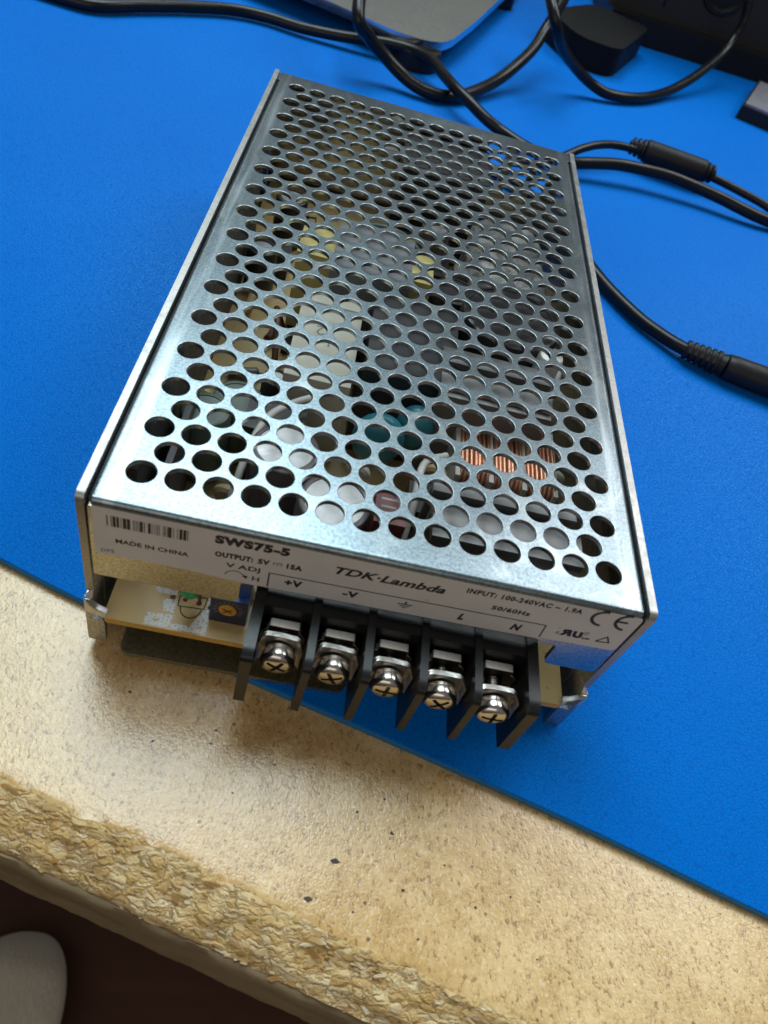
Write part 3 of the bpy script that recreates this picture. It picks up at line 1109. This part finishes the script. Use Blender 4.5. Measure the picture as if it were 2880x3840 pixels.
# ------------------------------------------------------------------ terminal block
bm = bmesh.new()
add_box(bm, -16.2, 30.2, -86.7, -82.0, 22.6, 25.6)
add_box(bm, -16.2, 30.2, -84.6, -82.0, 9.6, 22.5)
add_box(bm, -16.2, 30.2, -89.2, -82.0, 9.55, 12.2)
tb = link('terminal_block', bm, 'black_plastic', psu, 40, 0.22, 2)
BX = [(-17.95, -16.05), (-7.95, -6.6), (1.5, 2.9), (10.95, 12.3), (20.4, 21.75), (29.85, 31.85)]
for k, (a, b) in enumerate(BX):
    pts = [(-82.2, 26.1), (-95.3, 25.9), (-96.6, 25.4), (-97.0, 24.6), (-97.1, 10.6), (-96.7, 9.9), (-87.5, 9.6), (-82.2, 9.6)]
    bm = bmesh.new()
    add_prism(bm, round_poly(pts, [0.2, 0.8, 0.5, 0.4, 0.3, 0.3, 0.2, 0.2], 3), 'x', a, b)
    link('barrier', bm, 'black_plastic', tb, 40, 0.14, 2)
CXS = [-12.0, -2.55, 6.9, 16.35, 25.8]
PLY = [-90.3, -90.5, -91.0, -91.5, -92.3]
ROTS = [0.5, -0.45, 0.05, 0.75, 0.0]

# screw: thread, washer and domed head with a cross recess; axis along -Y, origin at the clamp plate front
bm = bmesh.new()
pr = [(0, -4.2)]
for k in range(9):
    h = -4.2 + k * 0.5
    pr += [(1.35, h), (1.75, h + 0.25)]
pr += [(1.35, 0.2), (0, 0.25)]
add_lathe(bm, pr, (0, 0, 0), (0, -1, 0), 20)
add_lathe(bm, [(1.4, 0.02), (2.45, 0.02), (2.6, 0.2), (2.6, 0.75), (2.45, 0.95), (1.4, 0.95)], (0, 0, 0), (0, -1, 0), 32)
add_lathe(bm, [(0, 1.0), (2.8, 1.0), (2.96, 1.15), (3.0, 2.0), (2.92, 2.55), (2.6, 2.98), (2.1, 3.22), (1.2, 3.38), (0, 3.42)], (0, 0, 0), (0, -1, 0), 40)
screw = link('terminal_screw', bm, 'chrome', None, 30)
cb = bmesh.new()
for (wx, wz) in ((0.36, 1.9), (1.9, 0.36)):
    add_box(cb, -wx, wx, -5.0, -2.35, -wz, wz)
cut = link('tmp_cut', cb, 'chrome', None)
md = screw.modifiers.new('cross', 'BOOLEAN')
md.operation = 'DIFFERENCE'
md.object = cut
md.solver = 'EXACT'
md.use_self = True
bpy.context.view_layer.update()
me2 = bpy.data.meshes.new_from_object(screw.evaluated_get(bpy.context.evaluated_depsgraph_get()))
screw.modifiers.clear()
screw.data = me2
bpy.data.objects.remove(cut)

# clamp plate: dished square washer with its sides folded forward
bm = bmesh.new()
NX, NZ = 12, 6
lay_f, lay_b = [], []
for i in range(NX + 1):
    u = -1 + 2 * i / NX
    fr, bk = [], []
    for j in range(NZ + 1):
        w = -1 + 2 * j / NZ
        x = u * 3.75
        y = -1.5 * max(0, abs(u) - 0.80) / 0.20 + 0.2 * math.cos(u * 2.2)
        z = w * (3.75 - 0.9 * max(0, abs(u) - 0.8) / 0.2) + 0.22 * u * u
        fr.append(bm.verts.new((x, y - 0.4, z))); bk.append(bm.verts.new((x, y + 0.45, z)))
    lay_f.append(fr); lay_b.append(bk)
for i in range(NX):
    for j in range(NZ):
        bm.faces.new((lay_f[i][j], lay_f[i + 1][j], lay_f[i + 1][j + 1], lay_f[i][j + 1]))
        bm.faces.new((lay_b[i][j + 1], lay_b[i + 1][j + 1], lay_b[i + 1][j], lay_b[i][j]))
for i in range(NX):
    for j in (0, NZ):
        bm.faces.new((lay_f[i][j], lay_f[i + 1][j], lay_b[i + 1][j], lay_b[i][j]))
for j in range(NZ):
    for i in (0, NX):
        bm.faces.new((lay_f[i][j], lay_f[i][j + 1], lay_b[i][j + 1], lay_b[i][j]))
clamp = link('clamp_plate', bm, 'rough_plate', None, 45, 0.06, 1)

# fixed terminal plate with a raised tab
bm = bmesh.new()
add_prism(bm, round_poly([(-3.85, -8.2), (3.85, -8.2), (3.85, -1.4), (3.0, -0.2), (2.6, -0.2), (2.6, 1.3), (-2.6, 1.3), (-2.6, -0.2), (-3.0, -0.2), (-3.85, -1.4)], 0.2, 2), 'y', -0.75, 0.75)
bm.normal_update()
for f in bm.faces:
    if f.calc_center_median().z < 0.3: f.material_index = 1
M['shaded_terminal'] = plain('shaded_terminal_face', (0.16, 0.15, 0.13), 0.35, 1.0, 0.2, 900, 0.1)  # same plate metal, colour darkened to stand in for shade and dark reflections
tplate = link('terminal_plate', bm, ['tinned', 'shaded_terminal'], None, 40, 0.1, 1)
for k in range(5):
    for src, name, loc, rot in ((screw, 'terminal_screw', (CXS[k], PLY[k] - 0.45, 19.0), (0, ROTS[k], 0)),
                                (clamp, 'clamp_plate', (CXS[k], PLY[k], 19.1), (0, random.uniform(-0.05, 0.05), random.uniform(-0.05, 0.05))),
                                (tplate, 'terminal_plate', (CXS[k], -87.9, 21.7), (0, 0, 0))):
        if k == 4:
            src.location = Vector(loc) * MM
            src.rotation_euler = rot
            adopt(src, tb)
        else:
            share(name, src, tb, loc, rot)

# ------------------------------------------------------------------ parts on the circuit board, seen through the holes


def can(x, y, r, z1, side, top, score=True):
    bm = bmesh.new()
    add_lathe(bm, [(r, 9.6), (r, z1 - 0.8), (r - 0.25, z1 - 0.2), (r - 0.6, z1), (r - 1.2, z1), (r - 1.25, z1 - 0.25)], (x, y, 0), n=32)
    link('capacitor_sleeve', bm, side, pcb, 35)
    bm = bmesh.new()
    add_lathe(bm, [(0, z1 - 0.2), (r - 1.26, z1 - 0.2), (r - 1.26, z1 - 0.6)], (x, y, 0), n=32)
    if score:
        for a in (0.5, 2.07):
            c, s_ = math.cos(a) * (r - 1.6), math.sin(a) * (r - 1.6)
            stroke(bm, [(x - c, y - s_), (x + c, y + s_)], 0.18, 'z', z1 - 0.19, 0.02)
    link('capacitor_top', bm, top, pcb)


# main transformer
box('transformer_core', (-18, 1, -1, 20, 10, 35.5), 'ferrite', pcb, 0.4)
box('transformer_winding', (-26.5, 6.5, 4.5, 17.5, 11.5, 34.3), 'yellow_tape', pcb, 1.6, 4)
box('transformer_base', (-26, 6, -3, 22, 9.6, 13), 'black_soft', pcb, 0.3)
# cream capacitor with print
box('film_capacitor', (-22.5, -8.5, -35, -5, 9.6, 31), 'cream', pcb, 1.0, 3)
for t, x, y in (('2', -16, -17), ('1', -13.6, -20.5)):
    c = bpy.data.curves.new('text', 'FONT'); c.body = t; c.size = 4.5 * MM
    me = mesh_from_object_data(c)
    b2 = bmesh.new(); b2.from_mesh(me); b2.transform(Matrix.Scale(1 / MM, 4)); b2.transform(Matrix.Translation((x, y, 31.03)) @ Matrix.Rotation(math.pi, 4, 'Z'))
    link('lettering', b2, 'heatsink', pcb)
# black switching transformer and bulk capacitor
box('choke', (-6.5, 13, -31, -6, 9.6, 35), 'dark_cap', pcb, 1.2, 3)
can(25.5, -3.5, 12.0, 36.5, 'dark_cap', 'dark_cap', False)
can(13.5, 12.0, 6.0, 30, 'dark_cap', 'dark_cap', False)
# wrapped film part towards the back right
bm = bmesh.new()
bmesh.ops.create_cube(bm, size=1.0)
bmesh.ops.subdivide_edges(bm, edges=bm.edges[:], cuts=14, use_grid_fill=True)
for v in bm.verts:
    p = v.co
    r = (abs(p.x * 2) ** 5 + abs(p.y * 2) ** 5 + abs(p.z * 2) ** 5) ** (1 / 5)
    p = p / max(r, 1e-6)
    n_ = noise.noise(Vector((p.x * 5, p.y * 7, p.z * 4))) * 0.05 + noise.noise(Vector((p.x * 13, p.y * 17, p.z * 9))) * 0.025
    p = p * (1 + n_)
    v.co = Vector((28.5 + p.x * 22, 36 + p.y * 38, 21 + p.z * 21))
link('wrapped_filter', bm, 'blob', pcb, 60)
# heatsinks
bm = bmesh.new()
add_box(bm, 9.5, 34, -24.8, -20, 33.8, 36)
add_box(bm, 9.5, 34, -32.8, -27.2, 33.6, 35.8)
add_box(bm, 9.5, 34, -21.6, -20, 9.6, 33.7)
add_box(bm, 9.5, 34, -34.4, -32.9, 9.6, 34.6)
link('heatsink', bm, 'heatsink', pcb, 40, 0.15, 1)
bm = bmesh.new()
add_box(bm, 9.2, 37, -73, -64.8, 34.3, 36)
add_box(bm, 9.2, 37, -61.8, -58.8, 33.8, 35.2)
add_box(bm, 9.2, 37, -66.4, -64.9, 9.6, 34.2)
add_box(bm, 9.2, 37, -60, -58.9, 9.6, 33.7)
link('heatsink', bm, 'heatsink', pcb, 40, 0.15, 1)
box('heatsink', (-43.2, -41.2, -72, 40, 10, 35), 'dark_sink', pcb, 0.2)
box('heatsink', (-38.5, -37.3, -66, -44, 10, 30), 'dark_sink', pcb, 0.2)
# common mode coil, copper turns between white cheeks
bm = bmesh.new()
add_box(bm, 16.0, 38.2, -47.2, -29.8, 11, 24.5)
for x in (16.2, 23.4, 30.6, 37.4):
    add_box(bm, x - 0.5, x + 0.5, -48.4, -28.6, 9.8, 26.9)
link('coil_former', bm, 'white_core', pcb, 40, 0.4, 2)
bm = bmesh.new()
for x0 in (17.2, 24.4, 31.6):
    for k in range(7):
        x = x0 - 0.1 + k * 0.93
        jit = random.uniform(-0.1, 0.1)
        path = [Vector((x + jit + a[2], a[0], a[1])) for a in ((-48.0, 11, 0), (-48.0, 24.0, 0), (-47.4, 26.2, 0), (-45.8, 27.0, 0.05), (-39, 27.0, 0.1), (-31.5, 27.0, 0.05), (-29.7, 26.2, 0), (-29.0, 24.0, 0), (-29.0, 11, 0))]
        add_tube(bm, path, 0.47, 8)
link('copper_winding', bm, 'copper', pcb, 60)
# teal film drops
for (x, y, z, rx, rz) in ((-0.5, -40.0, 24, 5.6, 6.2), (6.8, -35.5, 25.5, 4.2, 5.0)):
    bm = bmesh.new()
    bmesh.ops.create_uvsphere(bm, u_segments=24, v_segments=16, radius=1)
    for v in bm.verts:
        v.co = Vector((x + v.co.x * rx, y + v.co.y * 3.6, z + v.co.z * rz * (1.25 if v.co.z < 0 else 1)))
    link('film_drop_capacitor', bm, 'teal', pcb, 60)
can(-18.5, -56, 6.6, 31.5, 'grey_sleeve', 'silver_cap')
can(-7.8, -66.3, 6.8, 31.5, 'grey_sleeve', 'silver_cap')
can(-31.0, -71.5, 5.0, 20.0, 'grey_sleeve', 'silver_cap')
can(-35.5, -46.0, 5.0, 27.0, 'sage', 'sage', False)
can(-30.5, -38.5, 5.2, 25.0, 'sage', 'sage', False)
can(34.3, -15.5, 2.9, 37.4, 'white_part', 'white_part', False)
box('relay', (-0.8, 5.0, -70.5, -63, 9.6, 33.5), 'maroon', pcb, 0.6, 3)
box('inductor', (-28, -16, -47.5, -38, 9.6, 26), 'dark_cap', pcb, 0.8, 3)
box('inductor', (7, 15, -58, -50, 9.6, 24), 'dark_cap', pcb, 0.8, 3)
box('rectifier', (-5, 21, 58, 80, 9.6, 36.5), 'dark_cap', pcb, 0.8, 2)
box('rectifier', (-12, 14, 33, 52, 9.6, 20), 'dark_cap', pcb, 0.8, 2)
box('optocoupler', (-40, -30, 28, 34, 9.6, 18), 'dark_cap', pcb, 0.4, 2)
for (x, y) in ((-8, 71.5), (-1.0, 71.0)):
    bm = bmesh.new()
    bmesh.ops.create_uvsphere(bm, u_segments=16, v_segments=10, radius=1)
    for v in bm.verts:
        v.co = Vector((x + v.co.x * 3.2, y + v.co.y * 2.2, 33 + v.co.z * 2.4))
    link('glue_drop', bm, 'white_part', pcb, 60)
for (x, y, r, z) in ((20, -53.5, 3.2, 27), (31, -55, 3.0, 24), (-36.5, 22, 4.0, 22), (-33, 47, 4.5, 24), (8, 44, 4.2, 28), (-24, -31, 3.0, 26), (17, 28, 3.6, 27)):
    can(x, y, r, z, 'grey_sleeve' if x > 0 else 'dark_cap', 'silver_cap')
for (x, y, z, r, m_) in ((-27.5, -60, 19, 3.0, 'tan_part'), (-3.5, -49, 22, 2.6, 'cream'), (12.5, -46, 23, 2.8, 'tan_part'), (-39, -33, 18, 2.6, 'yellow_tape'), (40.5, -36, 20, 2.6, 'cream'), (-15, 27, 24, 3.4, 'cream')):
    bm = bmesh.new()
    add_lathe(bm, [(0, -1.1), (r * 0.8, -1.0), (r, -0.4), (r, 0.4), (r * 0.8, 1.0), (0, 1.1)], (x, y, z), (0.25, 1, 0.15), 20)
    add_tube(bm, [Vector((x - r * 0.5, y, z - r * 0.7)), Vector((x - r * 0.5, y, 9.4))], 0.3, 6)
    add_tube(bm, [Vector((x + r * 0.5, y, z - r * 0.7)), Vector((x + r * 0.5, y, 9.4))], 0.3, 6)
    link('disc_capacitor', bm, m_, pcb, 40)
for pts_, m_ in (([(-27, -68, 12), (-26, -62, 26), (-24, -50, 30), (-20, -42, 29), (-14, -38, 30)], 'white_part'), ([(6, -72, 14), (7, -62, 28), (8, -52, 31), (13, -46, 29)], 'white_part'),
                 ([(-26, 2, 12), (-28, -6, 24), (-27, -16, 30), (-25, -26, 22)], 'wire_red'), ([(36, 8, 12), (38, 0, 28), (39, -12, 31), (37, -24, 20)], 'white_part'),
                 ([(-22, 26, 14), (-14, 30, 29), (-2, 28, 32), (8, 24, 26)], 'sage')):
    bm = bmesh.new()
    add_tube(bm, catmull([Vector(p) for p in pts_], 6), 0.75, 8)
    link('lead_wire', bm, m_, pcb, 60)
# printed bands and marks on sleeves
for (x0, x1, y0, y1, z) in ((-21.5, -9.5, -9.2, -8.6, 31.02), (-21.5, -9.5, -33.4, -32.8, 31.02), (-15, -2, 8.5, 9.2, 35.52), (0.2, 4.0, -65.2, -64.7, 33.52), (0.2, 3.0, -67.0, -66.5, 33.52)):
    bm = bmesh.new()
    add_box(bm, x0, x1, y0, y1, z, z + 0.02)
    link('printed_band', bm, 'heatsink', pcb)
# axial parts and lead wires lying about on the board
rc = random.Random(3)
for (x, y, a, m_) in ((-36, -58, 0.2, 'tan_part'), (-31, -63, 1.4, 'tan_part'), (-22, -76, 0.1, 'tan_part'), (-10, -52, 1.2, 'grey_sleeve'), (-2, -54, 1.5, 'tan_part'), (-36, -24, 1.3, 'dark_cap'),
                      (-33, -15, 0.2, 'grey_sleeve'), (-37, 12, 1.5, 'tan_part'), (-32, 60, 0.3, 'dark_cap'), (-20, 42, 1.1, 'tan_part'), (18, -76, 0.1, 'tan_part'), (34, -78, 1.3, 'tan_part'),
                      (40, -55, 1.5, 'tan_part'), (39, -22, 1.4, 'dark_cap'), (40, 4, 1.5, 'tan_part'), (-29, 2, 1.4, 'wire_red'), (-27, -20, 1.5, 'wire_red')):
    d = Vector((math.cos(a), math.sin(a), 0))
    c = Vector((x, y, 11.2))
    bm = bmesh.new()
    add_tube(bm, [c - d * 3.6, c - d * 3.1, c - d * 1.0, c + d * 1.0, c + d * 3.1, c + d * 3.6], [0.9, 1.4, 1.15, 1.15, 1.4, 0.9], 14)
    add_tube(bm, [c - d * 6 - Vector((0, 0, 1.7)), c - d * 6 + Vector((0, 0, 0)), c + d * 6, c + d * 6 - Vector((0, 0, 1.7))], 0.3, 6)
    link('resistor', bm, m_, pcb, 50)

# ------------------------------------------------------------------ cables behind
def cable(name, pts, r, label, root=None, n=16, per=10, mat='cable'):
    bm = bmesh.new()
    add_tube(bm, catmull([Vector(p) for p in pts], per), r, n)
    o = link(name, bm, mat, root, 60)
    if root is None:
        tag(o, label, 'cable', 'black cables behind the power supply')
    return o


cable('power_cable', [(-210, 200, 2.4), (-180, 196, 2.4), (-150, 192.5, 2.6), (-135.8, 193.8, 3.0), (-122.3, 205.8, 3.2), (-106.3, 219.8, 3.2), (-88.6, 232, 3.2), (-73.4, 235.8, 3.2), (-57, 234.4, 3.5),
                      (-40, 235, 4.5), (-25.2, 236, 6), (-15.7, 236.3, 7), (-4.7, 233.5, 8), (4.1, 225, 9), (10.6, 212, 9), (16.8, 200.2, 9), (23.7, 192, 8), (31.3, 186, 6), (39, 182.6, 4.2),
                      (50, 174, 4), (60, 168, 5), (68.5, 167, 6), (78.2, 170.2, 7), (89.8, 173.6, 8), (102.1, 176, 8), (114.1, 176.6, 8), (126.8, 176.2, 7), (139.3, 174.5, 6), (148.7, 172.6, 5),
                      (158.4, 171.4, 4), (171, 172, 3), (200, 176, 2.6)], 2.45,
      'long black cable running under the stand plate front and on past the ferrite lump')
cable('power_cable', [(-34, 245, 46), (-33, 225, 36), (-30.8, 200, 25), (-25.0, 204.2, 17.5), (-16.6, 207.2, 11), (-8.2, 206.3, 6.5), (0.5, 204.1, 4), (9.6, 204.0, 3.2), (18.4, 208.8, 3.2), (27.3, 219.6, 4), (37.4, 235.1, 6),
                      (46.6, 250.5, 10.5), (53.4, 264, 15), (57.5, 276, 20), (60.5, 282, 26), (64, 290, 34), (66, 300, 40)], 2.75,
      'black cable sagging in a U-shaped loop beside the grey stand plate')
cable('power_cable', [(42, 300, 52), (46, 270, 47), (50.2, 246, 40), (55.5, 238, 33), (63.2, 246.2, 23), (74.1, 258.6, 14), (85.4, 264.7, 7.5), (96.8, 266.8, 4), (109.4, 272.2, 3.2), (122.5, 282.1, 3.2), (136.8, 298, 4), (150.6, 314.5, 7.5),
                      (163, 331, 12.5), (172, 344, 18), (177, 352, 25), (178, 354, 33), (176, 356, 42)], 2.55,
      'thin glossy black cable hanging in a loop in front of the black adapter')

# cable with ferrite lump
fr = empty('ferrite_cable', (118, 194, 4), 'black cable with a fat ferrite lump, lying right behind the power supply', 'cable', 'black cables behind the power supply')
cable('cable_jacket', [(40, 158, 3), (52, 160, 4), (60, 166, 5), (67.3, 172.9, 6.5), (72.7, 178, 8), (79.9, 184, 9), (87.8, 189.6, 9), (94.9, 193, 8.5), (101, 194.6, 8), (120, 195.5, 8), (137, 191.5, 7.2),
                       (149.1, 189.2, 6), (161.4, 184.9, 5), (171, 180.2, 4), (200, 168, 2.6)], 1.75, '', fr)
bm = bmesh.new()
p0, p1 = Vector((105.0, 196.2, 8.3)), Vector((133.5, 192.6, 8.0))
ax = (p1 - p0).normalized()
L = (p1 - p0).length
add_lathe(bm, [(2.4, 0), (4.2, 0.0), (4.7, 0.5), (4.8, 1.4), (4.8, L - 1.4), (4.7, L - 0.5), (4.2, L), (2.4, L)], p0, ax, 32)
link('ferrite_core', bm, 'black_soft', fr, 40)
for base, dr in ((p0, -1), (p1, 1)):
    bm = bmesh.new()
    pr = [(1.8, -0.3)]
    for k in range(3 if dr < 0 else 2):
        h = 0.5 + k * 2.3
        pr += [(2.6 - 0.15 * k, h - 0.3), (4.1 - 0.3 * k, h), (4.3 - 0.3 * k, h + 0.35), (4.1 - 0.3 * k, h + 1.15), (2.6 - 0.15 * k, h + 1.4), (2.4 - 0.15 * k, h + 1.9)]
    pr += [(1.7, pr[-1][1] + 0.3)]
    add_lathe(bm, pr, base, ax * dr, 20)
    link('strain_relief', bm, 'black_soft', fr, 40)
for t in (0.1, 0.92):
    c = p0 + ax * (L * t)
    up = Vector((0.1, -0.55, 0.83))
    bm = bmesh.new()
    add_lathe(bm, [(0, 4.90), (0.5, 4.90), (0.55, 4.6)], c, up - ax * up.dot(ax), 12)
    link('mould_pin', bm, 'ink', fr)

# cable with barrel plug at the right
bp = empty('plug_cable', (113, 51, 4), 'black cable ending in a barrel connector with ribbed strain relief at right', 'cable', 'black cables behind the power supply')
cable('cable_jacket', [(30, 150, 3), (50, 135, 2.6), (62, 116, 2.6), (67, 104, 2.6), (71.6, 92, 2.6), (77.3, 80.6, 2.6), (85.8, 67.8, 2.8), (93.2, 60.6, 3.0), (100, 55.2, 3.6), (108, 51.6, 4.2)], 2.2, '', bp)
q0, q1 = Vector((99.8, 55.0, 3.9)), Vector((112.2, 50.0, 4.6))
ax = (q1 - q0).normalized(); L = (q1 - q0).length
bm = bmesh.new()
pr = [(2.2, 0.0), (2.9, 0.0)]
for k in range(6):
    h = 0.2 + k * 2.0
    rr = 3.1 + 0.16 * k
    pr += [(rr, h), (rr + 0.12, h + 0.5), (rr, h + 1.1), (rr - 0.45, h + 1.3), (rr - 0.45, h + 1.8)]
pr += [(3.9, L), (2.0, L)]
add_lathe(bm, pr, q0, ax, 28)
link('strain_relief', bm, 'black_soft', bp, 40)
# side ribs notches of the relief
for k in range(5):
    c = q0 + ax * (1.6 + k * 2.0)
    up = Vector((-0.35, -0.75, 0.55)); up = (up - ax * up.dot(ax)).normalized()
    side = ax.cross(up)
    bm = bmesh.new()
    cc = c + up * (3.0 + 0.16 * k)
    vs = []
    for d_ in (0.25, -0.6):
        for (u_, w_) in ((-0.5, -0.9), (0.5, -0.9), (0.5, 0.9), (-0.5, 0.9)):
            vs.append(bm.verts.new(cc + up * d_ + ax * u_ + side * w_))
    for f in ((0, 1, 2, 3), (4, 7, 6, 5), (0, 4, 5, 1), (1, 5, 6, 2), (2, 6, 7, 3), (3, 7, 4, 0)):
        bm.faces.new([vs[i] for i in f])
    link('relief_slot', bm, 'ink', bp)
bm = bmesh.new()
e1 = q1 + Vector((52, -12.0, 0.6)).normalized() * 46
add_lathe(bm, [(2.0, 0.0), (3.7, 0.0), (4.05, 0.35), (4.35, 3), (4.55, 12), (4.6, 40), (4.2, 44), (2, 46)], q1 + ax * 0.15, (e1 - q1), 32)
link('connector_barrel', bm, 'black_soft', bp, 40)

# ------------------------------------------------------------------ grey stand plate at the back
st = empty('stand_plate', (-30, 300, 0), 'grey metal monitor stand foot with cut corner and polished edge', 'stand')
pl = [(-150, 279), (-110, 268.5), (-61, 255.5), (-41, 249), (-25.5, 242.5), (-12.5, 238.2), (-1, 238.0), (7.5, 241.5), (12.8, 250.5), (24, 286), (45, 362), (58, 420), (-190, 440)]
pl = round_poly(pl, [1, 1, 6, 6, 6, 6, 4, 4, 5, 2, 2, 2, 2], 4)
bm = bmesh.new()
add_prism(bm, pl, 'z', 8.2, 12.0, 0, 1)
link('plate', bm, ['stand_top', 'stand_edge'], st, 50, 0.35, 2)
for (x, y, r) in ((-2.5, 242.0, 11.5), (43.5, 372, 7), (-120, 300, 10)):
    lathe('rubber_foot', [(0, 0.05), (r - 0.6, 0.05), (r, 0.6), (r, 7.6), (r - 0.4, 8.15), (0, 8.15)], (x, y, 0), 'black_soft', st, n=36)
box('upright', (-70, -10, 420, 470, 12.05, 260), 'stand_top', st, 3.0, 3)

# ------------------------------------------------------------------ black adapter
bm = bmesh.new()
ap = round_poly([(66, 338), (81, 306), (105, 303), (131, 362), (98, 377)], [8, 12, 9, 8, 10], 6)
add_prism(bm, ap, 'z', 0.1, 14.2)
M['adapter'] = plain('matt_black_adapter', (0.005, 0.005, 0.0055), 0.6, 0, 0.3, 900, 0.15, spec=0.18)
ad = link('plug_adapter', bm, 'adapter', None, 50, 2.6, 4)
tag(ad, 'low rounded black adapter block inside the hanging cable loop', 'adapter')

# ------------------------------------------------------------------ dark equipment box, top right
eq = empty('equipment_box', (200, 430, 0), 'large charcoal equipment box standing at the back right corner', 'equipment box')
bm = bmesh.new()
add_prism(bm, round_poly([(107, 384), (300, 389), (300, 520), (107, 520)], 3, 4), 'z', 14.2, 150)
link('housing', bm, 'charcoal', eq, 40, 1.5, 3)
box('plinth', (110, 300, 379.0, 518, 0.1, 14.1), 'black_soft', eq, 0.8)
bm = bmesh.new()
add_lathe(bm, [(0, 0.4), (11, 0.4), (12.5, 2.2), (14.5, 2.2), (15.5, 0.0)], (172, 386, 40), (0.02, -1, 0), 36)
link('knob', bm, 'black_soft', eq, 40)

# ------------------------------------------------------------------ small grey-topped device at the right edge
gd = empty('cable_box', (200, 330, 0), 'small black box with grey top panel at the right picture edge', 'device')
u = Vector((13.5, -4.8)).normalized(); w = Vector((24.7, 54)).normalized()
o0 = Vector((180.6, 302.6))
def quad(m0, a, b): return [tuple(o0 + u * (m0) + w * m0), tuple(o0 + u * (a - m0) + w * m0), tuple(o0 + u * (a - m0) + w * (b - m0)), tuple(o0 + u * m0 + w * (b - m0))]
bm = bmesh.new()
add_prism(bm, quad(0, 70, 62), 'z', 0.1, 7.0)
link('case', bm, 'black_soft', gd, 40, 0.6, 2)
bm = bmesh.new()
add_prism(bm, round_poly(quad(1.2, 70, 55), 1.0, 3), 'z', 7.05, 8.2)
link('top_panel', bm, 'grey_panel', gd, 40, 0.3, 2)
bm = bmesh.new()
add_prism(bm, [tuple(o0 + u * 6 + w * 56), tuple(o0 + u * 40 + w * 56), tuple(o0 + u * 40 + w * 60), tuple(o0 + u * 6 + w * 60)], 'z', 7.05, 9.0)
link('cream_strip', bm, 'cream', gd, 40, 0.3, 2)

# thin wire standing in the dark at the back
cable('thin_wire', [(139.5, 397, 0.7), (141, 392, 6), (140, 386, 18), (138, 384, 34), (137, 383, 60)], 0.6, 'thin dark wire rising in front of the charcoal box', per=6)

# ------------------------------------------------------------------ shoe on the floor
bm = bmesh.new()
rings = []
N = 28
for i in range(46):
    t = (i / 45) ** 1.8
    y = -22 - 270 * t
    k = min(1, t / 0.40)
    hw = 62 * math.sqrt(max(0.0, 1 - (1 - k) ** 2)) * (1 - 0.12 * max(0, t - 0.45)) + 0.4
    hh = 46 * math.sqrt(max(0.0, 1 - (1 - min(1, t / 0.25)) ** 2)) * (1 + 0.5 * max(0, t - 0.3)) + 0.4
    cx = -170 + 10 * (1 - k) - 16 * t
    ring = []
    for j in range(N):
        a = 2 * math.pi * j / N
        c, s_ = math.cos(a), math.sin(a)
        x = cx + hw * c
        z = -721.5 + (hh * (0.62 + 0.38 * s_) if s_ > 0 else hh * 0.62 * (1 + s_ * 1.0))
        z = max(z, -721.5)
        z += 3.0 * math.exp(-((t - 0.12) / 0.05) ** 2) * max(0, s_)
        ring.append(bm.verts.new((x, y, z)))
    rings.append(ring)
for A, B in zip(rings[:-1], rings[1:]):
    for j in range(N):
        bm.faces.new((A[j], A[(j + 1) % N], B[(j + 1) % N], B[j]))
bm.faces.new(rings[0]); bm.faces.new(rings[-1][::-1])
sh = link('shoe', bm, 'shoe', None, 80)
tag(sh, 'rounded toe of a pale grey soft shoe on the dark floor', 'shoe')
